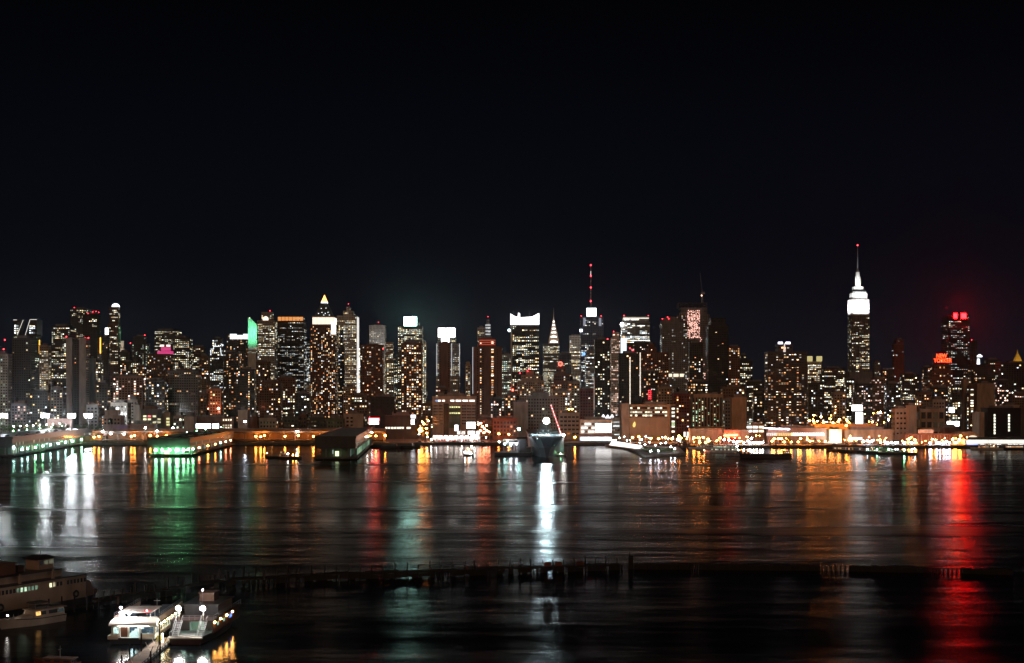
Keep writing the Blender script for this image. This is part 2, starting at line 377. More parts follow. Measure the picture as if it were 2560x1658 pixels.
tower('dark narrow tower with a yellow window strip right of the grey slab', 238, 258, 902, 2150, 'dark', 'y', .5, 'a', 'n', D=12)
r, st = tower('dark narrow tower carrying a small white rooftop sign left of the domed tower', 255, 275, 842, 2700, 'dark', 'w', .10, D=14)
framed_sign(r, 'rooftop_sign', 263, 272, 820, 837, 2702, WHITE_SIGN)
r, st = tower('slender tower with a glowing white dome on top', 269, 302, 812, 3100, 'brown', 'y', .30, 'o', 'v', tiers=[(273, 300, 768)], roof=False, D=20)
m = MB(r.location); zz = WZ(768, 3106); m.ball((WX(286.5, 3106), 3115, zz), 9.8, 14, 8); m.build('lit_dome', emit('dome_white', (.92, .97, 1), 2.6), r)
r, st = tower('slim floodlit stone spire right of the domed tower', 301, 311, 872, 3000, 'white', p=.02, D=9, wins=False, tiers=[(303, 309, 853)], roof=False)
flood(r, (WX(318, 2970), 2965, WZ(905, 3000)), (WX(306, 3000), 3000, WZ(875, 3000)), 4, 4, 26000, (1, .82, .62))
tower('low tower with two bright yellow floors left of the round-shouldered tower', 296, 330, 880, 2600, 'dark', 'y', .16, 'o', D=16, beacons=[(326, 858)])
tower('round-shouldered tower with faint vertical light lines and one red light', 326, 376, 858, 2700, 'dark', 'g', .35, 'c', 'v', tiers=[(332, 370, 841)], beacons=[(362, 838)], frac=(.72, 1), D=22, br=.5)
tower('broad apartment block with pinkish lit window columns above the highway', 274, 363, 941, 2000, 'pink', 'p', .34, 'c', 'n', bay=4.2, br=1.5, wz1=945, wz0=1012, name='apartment_block', D=14)
tower('dark flat-topped office tower with yellow floors behind the magenta crown', 386, 454, 826, 3000, 'dark', 'y', .42, 'o', 'h', D=40)
# magenta crown tower
r, st = tower('stepped brown tower with a magenta-lit crown', 368, 436, 886, 2350, 'brown', 'w', .24, 'a', 'v', tiers=[(394, 432, 873), (402, 426, 862)], roof=False, name='apartment_tower')
m = MB(r.location); m.box(WX(393, 2350), WX(433, 2350), 2350.5, 2351.4, WZ(885.5, 2350), WZ(878, 2350)); m.build('glow_band', emit('magenta', (1, .03, .30), .6), r)  # magenta floodlighting of the crown put into glowing bands
m = MB(r.location); m.box(WX(402, 2350), WX(426, 2350), 2351.6, 2352.4, WZ(877, 2350), WZ(868, 2350)); m.build('glow_band', MATS['magenta'], r)
for a in (400, 416): panel(r, 'lit_panel', a, a + 10, 862, 867, 2355, emit('warm_panel', (1, .85, .75), 1.4, False))
tower('black tower with yellow office floors right of the magenta crown', 432, 482, 845, 2650, 'dark', 'y', .58, 'o', 'h', D=28, frac=(.55, 1))
tower('brown tower with a lit yellow band right of the black office tower', 480, 514, 868, 2750, 'brown', 'y', .30, 'o', 'n', D=16, frac=(.7, 1))
tower('dim brown apartment tower between two brighter office towers at left', 498, 526, 892, 2300, 'brown', 'w', .22, name='apartment_tower', D=12)
r, st = tower('dark setback tower with white-outlined shoulders and white office floors', 524, 563, 872, 2500, 'black', 'k', .55, 'o', 'n', tiers=[(530, 558, 846)], D=18)
m = MB(r.location)
for a, b_ in (((527, 888), (527, 876)), ((527, 873), (534, 873)), ((534, 873), (534, 866)), ((534, 866), (549, 866)), ((551, 870), (553, 886)), ((553, 888), (558, 888)), ((552, 860), (559, 863)), ((538, 858), (538, 864))):
    m.tube(WP(*a, 2498.5), WP(*b_, 2498.5), .6)
m.build('lit_edge', emit('edge_cool', (.85, .95, 1), 1.6, False), r)
r, st = tower('dark tower with four white glowing panels along its top edge', 566, 620, 836, 2700, 'dark', 'w', .14, 'a', 'v', D=24, roof=False)
for a, b_ in ((575, 583), (583.6, 592), (592.6, 607), (608, 620)): panel(r, 'lit_panel', a, b_, 835 if a != 592.6 else 838, 848, 2699.6, emit('panel_cool', (.80, .95, 1), 1.5 if a != 592.6 else .5, False))
# green wedge top
r, st = tower('tower with a green slanted wedge roof', 620, 643, 866, 3750, 'white', 'g', .6, 'o', 'h', roof=False, D=16, br=.8, wz0=884)
Yg = 3750; m = MB(r.location)
m.prism([(WX(620, Yg), WZ(866, Yg)), (WX(642, Yg), WZ(866, Yg)), (WX(642, Yg), WZ(812, Yg)), (WX(627, Yg), WZ(797, Yg)), (WX(620, Yg), WZ(794, Yg))], Yg + .3, Yg + 16); m.build('wedge_roof', W('white'), r)
flood(r, (WX(631, Yg - 90), Yg - 90, WZ(862, Yg)), (WX(631, Yg), Yg, WZ(828, Yg)), 24, 8, 34000, (.15, 1, .46), 60)
beacon(r, WP(624, 795, Yg), rad=1.2, mat=emit('roof_lamp', (1, .75, .5), 4, False))
tower('dark apartment tower with amber windows below the four glowing panels', 559, 602, 881, 2060, 'dark', 'w', .30, 'a', 'v', name='apartment_tower', D=16)
tower('dark apartment tower with light-dotted columns under the green wedge', 594, 641, 924, 1980, 'dark', 'w', .34, 'c', 'v', name='apartment_tower', D=16, beacons=[(616, 926)], bay=3.0)
tower('dark apartment block with mixed amber and white windows left of the grey block', 364, 420, 950, 1860, 'dark', 'x', .34, 'a', name='apartment_block', D=16)
tower('wide dim grey apartment block with faint window rows above the riverside', 418, 503, 927, 1900, 'grey', 'w', .17, 'o', 'g', name='apartment_block', D=18, br=.7)
tower('short tan apartment house with a bright rooftop lamp beside it', 517, 557, 973, 1800, 'tan', 'w', .20, 'a', name='apartment_block', D=12)
tower('unlit dark infill block between grey block and tan apartment house', 500, 522, 985, 1750, 'brown', 'w', .06, name='apartment_block', D=12)
# arched top tower
r, st = tower('pale stepped office tower with a glowing arched window near its top', 643, 693, 802, 2650, 'conc', 'y', .55, 'o', 'h', tiers=[(653, 684, 781)], beacons=[(675, 777)], roof=False, D=26, br=.9)
m = MB(r.location); ya = 2652.6; cxp = 664
m.prism([(WX(657, ya), WZ(806, ya)), (WX(671, ya), WZ(806, ya))] + [(WX(664 + 7 * math.cos(t), ya), WZ(798 - 7 * math.sin(t), ya)) for t in [math.pi * i / 8 for i in range(9)]], ya - .2, ya + .2)
m.build('arched_window', emit('arch_glow', (1, .82, .66), 1.6, False), r)
r, st = tower('black office slab tower crowned by orange glowing panels', 694, 767, 803, 2800, 'black', 'k', .46, 'o', 'h', D=40, roof=False, bay=3.6, br=1.0, tiers=[(695, 764, 791)], back=1.0)
for i in range(7): panel(r, 'crown_panel', 695 + i * 9.1, 703 + i * 9.1, 792.5, 802, 2800.6, emit('crown_orange', (1, .36, .08), .85, False))
tower('narrow white-lit office tower squeezed right of the black slab', 763, 778, 852, 2900, 'conc', 'k', .55, 'o', 'h', D=10, bay=2.6)
tower('slim pale strip-lit tower below the black slab tower', 766, 776, 965, 2300, 'white', 'y', .6, 'a', D=8)
# pyramid-topped tower
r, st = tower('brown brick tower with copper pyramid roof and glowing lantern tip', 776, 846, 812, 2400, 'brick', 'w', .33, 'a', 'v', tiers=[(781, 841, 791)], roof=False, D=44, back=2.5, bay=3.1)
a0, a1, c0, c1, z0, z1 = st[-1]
m = MB(r.location)
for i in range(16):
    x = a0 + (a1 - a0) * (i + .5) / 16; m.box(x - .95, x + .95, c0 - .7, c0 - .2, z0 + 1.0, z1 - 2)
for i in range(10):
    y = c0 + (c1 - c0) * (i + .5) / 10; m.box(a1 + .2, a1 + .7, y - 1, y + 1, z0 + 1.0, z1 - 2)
m.build('glowing_loggia', emit('loggia_white', (1, .86, .68), 1.5), r)  # lamp light in the colonnade put into glowing boxes
m = MB(r.location); m.box(a0 - .8, a1 + .8, c0 - .9, c1 + .9, z1 - 1.6, z1 + .4); m.build('cornice', W('white'), r)
m = MB(r.location); za, zb = WZ(791, 2405), WZ(757, 2405)
cxm, cym = (a0 + a1) / 2, (c0 + c1) / 2; hw = (a1 - a0) / 2
m.hexa([(cxm - hw * .88, c0 + 3, z1), (cxm + hw * .88, c0 + 3, z1), (cxm + hw * .88, c1 - 3, z1), (cxm - hw * .88, c1 - 3, z1),
        (cxm - hw * .28, cym - 7, zb), (cxm + hw * .28, cym - 7, zb), (cxm + hw * .28, cym + 7, zb), (cxm - hw * .28, cym + 7, zb)])
m.build('pyramid_roof', wall_mat('copper', (.06, .085, .08), .35), r)
m = MB(r.location)
for fx, fz in ((-.5, .22), (-.15, .3), (.2, .22), (.5, .3), (-.3, .6), (.3, .62), (.05, .1), (.6, .1)):
    zz = z1 + (zb - z1) * fz; m.ball((cxm + hw * fx * (1 - .4 * fz), c0 + 3 + (cym - 7 - c0 - 3) * fz - .5, zz), .7)
m.build('roof_light', emit('roof_spot', (.9, .95, 1), 2.5, False), r, 'stuff')
m = MB(r.location); m.box(cxm - hw * .28, cxm + hw * .28, cym - 7, cym + 7, zb, zb + 2.5); m.build('lantern_base', emit('lantern_white', (.9, .96, 1), 2.2, False), r)
m = MB(r.location); zt = WZ(737, 2420); m.frus(cxm - hw * .27, cxm + hw * .27, cym - 6.5, cym + 6.5, zb + 2.5, zt, .03); m.build('lantern_tip', emit('lantern_amber', (1, .34, .08), 4.5), r)
panel(r, 'lit_corner', 828, 840, 806, 836, 2399.2, emit('corner_white', (1, .96, .88), 1.5, False))
tower('dark blue glass tower with a thin spire beside the pyramid-topped tower', 845, 862, 868, 2600, 'blue', 'x', .25, 'a', D=12, tiers=[(851, 858, 848), (853.5, 855.5, 825)], roof=False, back=1.5)
# white tower with bright right edge
r, st = tower('white-edged tower with a small dark crown and one red light', 842, 897, 790, 2900, 'white', 'y', .5, 'o', 'v', D=40, tiers=[(858, 885, 778), (866, 877, 768)], beacons=[(871, 760)], roof=False, br=1.1, frac=(0, .96))
a0, a1 = st[0][0], st[0][1]
m = MB(r.location)
for dy in (3, 13, 23, 33): m.box(a1 + .3, a1 + 1.0, 2900 + dy, 2900 + dy + 3.5, 20, WZ(792, 2900))
m.build('light_strip', emit('strip_white', (1, .96, .92), .9, False), r)
tower('short bright white-lit tower right of the white-edged tower', 890, 902, 868, 3050, 'white', 'k', .9, 'a', D=10, br=1.6, bay=2.8, ww=.8, wh=.7)
r, st = tower('pale flat-topped tower with warm office floors behind a brown tower', 923, 966, 814, 3100, 'white', 'y', .6, 'o', 'h', D=30, frac=(.0, .83), tiers=[], beacons=[(946, 806)], br=1.1)
flood(r, (WX(944, 3060), 3060, WZ(850, 3060)), (WX(944, 3100), 3100, WZ(822, 3100)), 30, 4, 3800, (.85, .92, 1))
r, st = tower('brown brick apartment tower with light-dotted left edge and amber windows', 900, 960, 863, 2150, 'brick', 'w', .26, 'a', 'v', name='apartment_tower', beacons=[(957, 872)], D=26)
tower('classical brown stone building with lit yellow attic windows', 878, 922, 988, 1800, 'brown', 'y', .3, 'o', name='apartment_block', D=16)
tower('yellow-lit slim tower right of the pale flat-topped tower', 965, 984, 857, 2900, 'tan', 'y', .45, 'o', 'h', D=12)
tower('grey tower with small pale windows left of the sign-box tower', 966, 986, 905, 2500, 'steel', 'y', .45, 'o', D=12, br=.8)
tower('low dark blue tower behind the pale windows left of the sign-box tower', 984, 1000, 890, 2950, 'blue', 'y', .3, 'o', D=12)
r, st = tower('dark office tower with one big white sign box on its roof', 994, 1058, 816, 2750, 'dark', 'y', .5, 'o', 'v', D=34, tiers=[(1004, 1050, 806)], roof=False)
framed_sign(r, 'sign_box', 1010, 1042, 792, 815, 2751, emit('sign_cyan', (.5, 1, .85), 34))
tower('brown apartment tower with many warm windows below the big white sign box', 1003, 1056, 858, 2000, 'brick', 'w', .36, 'a', name='apartment_tower', D=18, br=1.25)
tower('narrow yellow-lit tower at the right of the sign-box tower', 1055, 1067, 856, 2900, 'tan', 'y', .75, 'a', D=10, bay=3.0)
r, st = tower('pale framed tower with two stacked white signs at its top', 1090, 1150, 860, 2800, 'steel', 'y', .4, 'o', 'g', D=30, tiers=[(1094, 1140, 838)], roof=False)
framed_sign(r, 'sign_box', 1095, 1138, 820, 844, 2799, emit('sign_white', (1, .97, .93), 8))
framed_sign(r, 'sign_box', 1103, 1124, 836, 856, 2796, emit('sign_violet', (.86, .84, 1), 8))
m = MB(r.location)
for px_ in (1092, 1129, 1149): m.box(WX(px_, 2800) - .5, WX(px_, 2800) + .5, 2798.4, 2799.2, WZ(940, 2800), WZ(859, 2800))
m.build('light_strip', emit('strip_soft', (.9, .95, 1), .7, False), r)
tower('blank brown tower standing in front of the two-sign tower', 1098, 1126, 857, 2050, 'brick', 'w', .05, name='apartment_tower', D=16, wcols=[(1098, 1102), (1120, 1124)])
tower('lower brown wing with dotted windows left of the blank brown tower', 1088, 1122, 970, 1900, 'brown', 'p', .3, 'c', name='apartment_block', D=12)
tower('small gold-topped tower left of the red-banded brown tower', 1163, 1177, 912, 2500, 'tan', 'y', .35, D=10, tiers=[(1165, 1175, 906)], br=.9)
tower('pale old tower rising behind the red-banded brown tower', 1193, 1212, 820, 2850, 'conc', 'y', .2, 'o', 'v', D=16)
r, st = tower('slim striped tower with a white-banded spire and red tip', 1210, 1230, 842, 2900, 'steel', 'k', .3, 'o', 'n', D=14, tiers=[(1214, 1226, 815), (1217, 1223, 800)], roof=False, back=1.5, beacons=[(1220, 792)])
m = MB(r.location)
for yy in (812, 819, 827, 835): m.box(WX(1213.5, 2900), WX(1226.5, 2900), 2896.8, 2898, WZ(yy + 2, 2900), WZ(yy, 2900))
m.build('lit_band', emit('band_soft', (.9, .92, .95), .8, False), r)
r, st = tower('big brown apartment tower with red neon bands around its top', 1181, 1255, 868, 2050, 'brick', 'w', .35, 'c', 'n', tiers=[(1197, 1239, 848)], name='apartment_tower', D=30, wcols=[(1192, 1196), (1199, 1210), (1226, 1236), (1243, 1246)])
for yy in (850, 855.5, 861):
    m = MB(r.location); m.box(WX(1198, 2052), WX(1238, 2052), 2051.8, 2052.4, WZ(yy + 1.6, 2052), WZ(yy, 2052)); m.build('glow_band', emit('neon_red', (1, .07, .02), .55, False), r)
m = MB(r.location); m.box(WX(1181.3, 2049), WX(1182.5, 2049), 2049.2, 2049.8, WZ(985, 2049), WZ(868, 2049)); m.build('light_strip', MATS['strip_soft'], r)
tower('pale office tower with white floors right of the red-banded tower', 1254, 1278, 886, 2600, 'steel', 'g', .5, 'o', 'h', D=14)
# white crown tower
r, st = tower('dark tower with yellow floors under a flaring white glowing crown', 1276, 1348, 812, 2700, 'black', 'y', .48, 'o', 'v', roof=False, D=44, bay=3.8, br=1.1)
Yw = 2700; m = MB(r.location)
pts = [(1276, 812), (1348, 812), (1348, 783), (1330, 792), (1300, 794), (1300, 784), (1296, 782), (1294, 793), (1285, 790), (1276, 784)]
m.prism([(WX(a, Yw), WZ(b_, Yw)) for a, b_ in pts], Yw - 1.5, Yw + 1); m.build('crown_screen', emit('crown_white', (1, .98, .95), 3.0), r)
m = MB(r.location); m.box(WX(1276.5, Yw), WX(1280, Yw), Yw - 1.2, Yw - .3, WZ(1010, Yw), WZ(812, Yw)); m.build('corner_pier', wall_mat('pier_white', (.6, .56, .52)), r)
m = MB(r.location); m.box(WX(1280, 2690), WX(1283.5, 2690), 2689, 2690, WZ(1003, 2690), WZ(973, 2690)); m.build('neon_sign', emit('neon_red_hot', (1, .05, .03), 22), r)
beacon(r, WP(1273, 826, Yw), rad=3.2, mat=emit('lamp_cyan', (.7, 1, 1), 5, False))
for px_ in (1283, 1295, 1323, 1340):
    m = MB(r.location); m.tube(WP(px_, 795, Yw + 12), WP(px_, 776, Yw + 12), .25, n=4); m.build('antenna', W('steel'), r)
r, st = tower('stepped brown stone hotel with a red-lit pinnacle under the white crown', 1293, 1360, 952, 2150, 'tan', 'w', .22, 'a', tiers=[(1303, 1352, 938), (1315, 1335, 928)], name='hotel', D=26, beacons=[(1323, 922), (1319, 928), (1300, 933)], roof=False)
# spire tower with lit arches
r, st = tower('slender tower with a tiered white-lit sunburst spire', 1357, 1399, 860, 3850, 'grey', 'y', .5, 'o', 'v', roof=False, D=30, br=.9)
Yk = 3850; m = MB(r.location); cxk = 1384.5
prof = [(860, 13.2), (852, 12.6), (842, 10.8), (833, 8.8), (824, 6.8), (815, 4.8), (806, 3.2), (797, 1.6), (780, .5), (768, .12)]
for (ya_, wa), (yb_, wb) in zip(prof, prof[1:]):
    xa, xb = WX(cxk, Yk), wa * Yk / F; xc = wb * Yk / F; za, zb_ = WZ(ya_, Yk), WZ(yb_, Yk)
    m.hexa([(xa - xb, Yk + 15 - xb, za), (xa + xb, Yk + 15 - xb, za), (xa + xb, Yk + 15 + xb, za), (xa - xb, Yk + 15 + xb, za),
            (xa - xc, Yk + 15 - xc, zb_), (xa + xc, Yk + 15 - xc, zb_), (xa + xc, Yk + 15 + xc, zb_), (xa - xc, Yk + 15 + xc, zb_)])
m.build('spire', wall_mat('spire_steel', (.5, .5, .5), .35, metal=.6), r)
m = MB(r.location); kk = F / Yk
for (yc_, hw_, hh_) in ((854, 9.5, 7), (841, 7.6, 6), (830, 5.8, 5), (820, 4.2, 4), (811, 2.9, 3.6), (802, 1.8, 3.2)):
    n_ = max(2, int(hw_ / 1.3))
    rfront = Yk + 15 - (hw_ + 3.4) / kk
    for i in range(n_):
        u = (i + .5) / n_ * 2 - 1; x = cxk + hw_ * u; top_ = yc_ - hh_ * math.sqrt(max(0, 1 - u * u)) * .75 + 1
        m.prism([(WX(x - 1.0, Yk), WZ(top_ + 4, Yk)), (WX(x + 1.0, Yk), WZ(top_ + 4, Yk)), (WX(x, Yk), WZ(top_ - .5, Yk))], rfront - .6, rfront - .2)
    m.prism([(WX(cxk - hw_, Yk), WZ(yc_ + 2.6, Yk)), (WX(cxk + hw_, Yk), WZ(yc_ + 2.6, Yk)), (WX(cxk + hw_, Yk), WZ(yc_ + 1.2, Yk)), (WX(cxk - hw_, Yk), WZ(yc_ + 1.2, Yk))], rfront - .6, rfront - .2)
m.build('lit_arch_window', emit('arch_white', (1, .95, .88), 3.0, False), r, 'stuff')
# ring sign tower
r, st = tower('stepped brown tower with a red ring sign on its peak', 1376, 1430, 958, 2300, 'brick', 'w', .26, 'a', tiers=[(1383, 1424, 936), (1390, 1415, 918), (1396, 1407, 905)], roof=False, D=30, br=1.1)
m = MB(r.location); c_ = WP(1401, 910, 2304)
for i in range(16):
    a, b_ = 2 * math.pi * i / 16, 2 * math.pi * (i + 1) / 16; rr_ = 3.4
    m.tube((c_.x + rr_ * math.cos(a), c_.y, c_.z + rr_ * math.sin(a)), (c_.x + rr_ * math.cos(b_), c_.y, c_.z + rr_ * math.sin(b_)), .9)
m.build('ring_sign', emit('ring_red', (1, .12, .08), 3.2, False), r)
tower('dark bluish tower behind the ring-sign tower', 1395, 1428, 884, 2900, 'blue', 'y', .06, 'o', D=16)
r, st = tower('pale tower with a blank lit top and yellow windows left of the antenna tower', 1423, 1452, 840, 3000, 'white', 'y', .55, 'o', 'v', D=18, frac=(0, .88), br=1.0)
flood(r, (WX(1437, 2970), 2970, WZ(866, 2970)), (WX(1437, 3000), 3000, WZ(846, 3000)), 16, 3, 1500, (1, .95, .85))
# antenna tower
r, st = tower('blue glass tower with a white sign cube and a tall antenna', 1450, 1509, 793, 2850, 'blue', 'k', .25, 'o', 'g', roof=False, D=40, bay=4, beacons=[(1453, 790), (1503, 790)])
framed_sign(r, 'sign_cube', 1466, 1491, 770, 792, 2851, emit('cube_white', (.88, .96, 1), 3.5))
m = MB(r.location); m.tube(WP(1477, 770, 2862), WP(1477, 720, 2862), 2.2, 1.3, 8); m.tube(WP(1477, 720, 2862), WP(1477, 663, 2862), 1.1, .4, 8); an = m.build('antenna', W('steel'), r)
for yy in (753, 719, 690, 663): 
    l_ = MB(r.location); l_.ball(WP(1477, yy, 2860), 1.7); l_.build('aviation_light', RED, an)
l_ = MB(r.location); l_.tube(WP(1477, 688, 2859.4), WP(1477, 678, 2859.4), .7); l_.build('lit_sleeve', emit('sleeve_white', (1, .9, .85), 1.0, False), an)
for yy in (727, 735, 744, 705):
    l_ = MB(r.location); l_.tube(WP(1477, yy, 2859.4), WP(1477, yy - 5, 2859.4), .8); l_.build('pale_sleeve', W('white'), an)
m = MB(r.location); m.box(WX(1449, 2847), WX(1456, 2847), 2846, 2847, WZ(830, 2847), WZ(823, 2847)); m.build('corner_lamp', emit('corner_lamp', (.85, 1, 1), 3, False), r)
for a in (1458, 1497): m = MB(r.location); m.box(WX(a, 2849), WX(a + 6, 2849), 2848, 2849.2, WZ(815, 2849), WZ(795, 2849)); m.build('lit_fin', emit('fin_cool', (.6, .75, 1), .28, False), r)
m = MB(r.location); m.box(WX(1455, 2846), WX(1467, 2846), 2845, 2846, WZ(888, 2846), WZ(882, 2846)); m.build('blue_sign', emit('sign_blue', (.1, .35, 1), 2.2, False), r)
tower('tower with solid white lit floors in front of the antenna tower', 1463, 1490, 880, 2500, 'steel', 'k', .8, 'o', 'h', D=16, br=1.3, ww=.9)
r, st = tower('black apartment tower with small amber windows right of the antenna tower', 1485, 1525, 850, 2000, 'black', 'y', .30, 'a', 'v', name='apartment_tower', D=20, beacons=[(1519, 848)], frac=(0, .86), br=.95)
m = MB(r.location); m.box(WX(1484.4, 1999), WX(1486, 1999), 1998.5, 1999, WZ(1024, 1999), WZ(946, 1999)); m.build('light_strip', emit('strip_peach', (1, .55, .4), .35, False), r)
tower('white-framed glass tower with vertical fins left of the brightest floors', 1526, 1552, 845, 2650, 'white', 'p', .45, 'o', 'g', D=16, tiers=[(1531, 1548, 832)], beacons=[(1534, 829)], br=1.0)
# brightest tower
r, st = tower('curved glass tower with blazing white floors and two red roof lights', 1552, 1625, 806, 2800, 'steel', 'k', .95, 'o', 'h', D=36, roof=False, bay=5, ww=.96, wh=.6, br=1.9, wz0=862, tiers=[(1556, 1623, 792)], beacons=[(1560, 789), (1621, 789)], back=2)
m = MB(r.location); m.box(WX(1558, 2800), WX(1622, 2800), 2799.6, 2800.6, WZ(797, 2800), WZ(794.5, 2800)); m.build('lit_band', emit('band_cream', (1, .92, .75), 1.1, False), r)
m = MB(r.location); m.ball(WP(1555, 811, 2796), 4.2, 10, 6); m.build('corner_lamp', emit('corner_hot', (1, .92, .8), 12), r)
m = MB(r.location); m.box(WX(1552, 2797), WX(1567, 2797), 2796, 2797, WZ(890, 2797), WZ(846, 2797)); m.build('lit_screen', emit('screen_blue', (.7, .9, 1), 1.8, False), r)
tower('dark low slab with one lit floor in front of the blazing tower', 1566, 1640, 858, 2500, 'dark', 'p', .16, 'o', D=18, beacons=[(1627, 859)])
r, st = tower('black tower with two long dotted light strips', 1545, 1602, 884, 2000, 'black', 'w', .24, 'c', 'v', name='apartment_tower', D=18, beacons=[(1583, 876), (1575, 871)])
for px_, y0_, y1_ in ((1575, 893, 1012), (1600.5, 882, 992)):
    m = MB(r.location); n_ = int((y1_ - y0_) / 3.2)
    for i in range(n_): m.box(WX(px_ - 1.1, 1999), WX(px_ + 1.1, 1999), 1998.2, 1999, WZ(y0_ + i * 3.2 + 2.2, 1999), WZ(y0_ + i * 3.2, 1999))
    m.build('light_strip', emit('strip_pearl', (1, .85, .68), 1.6, False), r, 'stuff')
tower('broad stepped brown hotel with amber windows and a dark peaked top', 1597, 1672, 882, 2350, 'brick', 'w', .26, 'a', tiers=[(1612, 1642, 870), (1620, 1634, 862)], name='hotel', D=34)
r, st = tower('brown block with a red neon sign beside the dotted light strips', 1600, 1645, 930, 2000, 'dark', 'w', .20, name='apartment_block', D=14)
m = MB(r.location)
for yy in (977, 982, 987, 992, 997): m.tube(WP(1620, yy, 1998), WP(1629, yy - 1.5, 1998), .55)
m.tube(WP(1622, 975, 1998), WP(1622, 1000, 1998), .4); m.tube(WP(1627, 975, 1998), WP(1627, 1000, 1998), .4); m.build('neon_sign', emit('neon_crimson', (1, .02, .05), 1.4, False), r)
r, st = tower('tall pale ribbed tower with a bright band at mid height', 1650, 1718, 806, 2500, 'steel', 'k', .13, 'c', 'g', tiers=[(1652, 1700, 797)], beacons=[(1656, 797), (1669, 793), (1672, 797)], D=36)
m = MB(r.location)
for i in range(12):
    if i not in (3, 8): m.box(WX(1671 + i * 3.2, 2499), WX(1673.6 + i * 3.2, 2499), 2498, 2499, WZ(942, 2499), WZ(935, 2499))
m.build('lit_floor', emit('floor_warm', (1, .85, .6), 1.5, False), r, 'stuff')
# unfinished tower with crane
r, st = tower('unfinished tower draped in pink work lights with a crane on top', 1692, 1774, 786, 2600, 'grey', 'p', .10, 'c', 'g', tiers=[(1697, 1768, 770)], D=40, roof=False, br=1.0)
m = MB(r.location)
for i in range(9):
    x = WX(1697 + i * 8.8, 2605)
    for j in range(4): m.box(x - .3, x + .3, 2605 + j * 9, 2605.6 + j * 9, WZ(770, 2605), WZ(756, 2605))
for zz in (762, 757): m.box(WX(1697, 2605), WX(1768, 2605), 2605, 2633, WZ(zz, 2605) - .3, WZ(zz, 2605))
m.build('scaffold_frame', W('steel'), r)
m = MB(r.location); rg2 = random.Random(8)
for i in range(8):
    for j in range(22):
        if rg2.random() < .72:
            p_ = WP(1720.5 + i * 3.9 + rg2.uniform(-.8, .8), 777 + j * 3.2 + rg2.uniform(-.8, .8), 2598.4); m.ball(p_, .95 * rg2.uniform(.7, 1.2), 6, 4)
for j in range(34):
    if rg2.random() < .6: m.ball(WP(1751 + rg2.uniform(-1, 12) * (.4 if j < 16 else 1), 845 + j * 3.9, 2598.4), .85, 6, 4)
m.build('work_light', emit('work_pink', (1, .52, .42), 2.2, False), r, 'stuff')
m = MB(r.location); p0, p1 = WP(1755, 757, 2615), WP(1756, 735, 2615)
m.box(p0.x - 1.4, p0.x + 1.4, 2613.6, 2616.4, p0.z, p1.z); m.box(p1.x - 3, p1.x + 5, 2612.5, 2617.5, p1.z, p1.z + 3.5); crn = m.build('crane_tower', W('steel'), r)
m = MB(r.location); q0, q1 = WP(1756, 735, 2615), WP(1750, 682, 2615)
for d_ in (-1, 1): m.tube((q0.x + d_, 2615, q0.z), (q1.x + d_ * .3, 2615, q1.z), .35, n=4)
for i in range(14):
    a, b_ = i / 14, (i + 1) / 14; s_ = 1 if i % 2 else -1
    pa = q0.lerp(q1, a); pb = q0.lerp(q1, b_); m.tube((pa.x + s_ * (1 - .7 * a), 2615, pa.z), (pb.x - s_ * (1 - .7 * b_), 2615, pb.z), .2, n=4)
m.build('crane_jib', W('steel'), crn)
m = MB(r.location); m.ball(WP(1754, 739, 2611), 1.5); m.build('crane_lamp', emit('crane_lamp', (1, .6, .4), 4, False), crn)
tower('dark apartment tower with amber windows below the pink work lights', 1720, 1758, 858, 2050, 'dark', 'w', .34, 'a', name='apartment_tower', D=18, frac=(0, .85), br=1.2)
tower('black balconied slab tower with a paler top block', 1764, 1821, 814, 2150, 'black', 'w', .015, 'a', 'h', tiers=[(1772, 1814, 796)], name='apartment_tower', D=30, roof=False)
tower('brown apartment tower with amber windows right of the black balconied slab', 1818, 1850, 867, 2200, 'brick', 'w', .30, 'o', 'h', name='apartment_tower', D=14)
tower('dark office tower with white-yellow floors left of the broad apartment tower', 1846, 1882, 900, 2500, 'dark', 'y', .42, 'o', D=16, tiers=[(1850, 1866, 888)])
r, st = tower('broad dark apartment tower with warm windows and two violet roof signs', 1911, 2018, 880, 1700, 'dark', 'w', .33, 'a', 'h', tiers=[(1938, 1982, 862)], name='apartment_tower', D=22, bay=3.3, fl=3.35, ww=.66, br=1.25, roof=False)
for a in (1944, 1963): framed_sign(r, 'roof_sign', a, a + 13, 854.5, 861, 1706, emit('sign_lilac', (.80, .76, 1), 4))
m = MB(r.location); m.prism([(WX(1958, 1699), WZ(880, 1699)), (WX(1964, 1699), WZ(880, 1699)), (WX(1961.6, 1699), WZ(858, 1699)), (WX(1960.4, 1699), WZ(858, 1699))], 1698, 1699); m.build('lit_fin', emit('fin_warm', (1, .9, .8), .8, False), r)
r, st = tower('yellow-topped pair of lit blocks behind the broad apartment tower', 2014, 2054, 904, 2600, 'tan', 'y', .5, 'o', D=16, roof=False, tiers=[])
for a in (2017, 2041): panel(r, 'lit_block', a, a + 12, 891, 904, 2604, emit('block_yellow', (1, .86, .36), .55, False), depth=8)
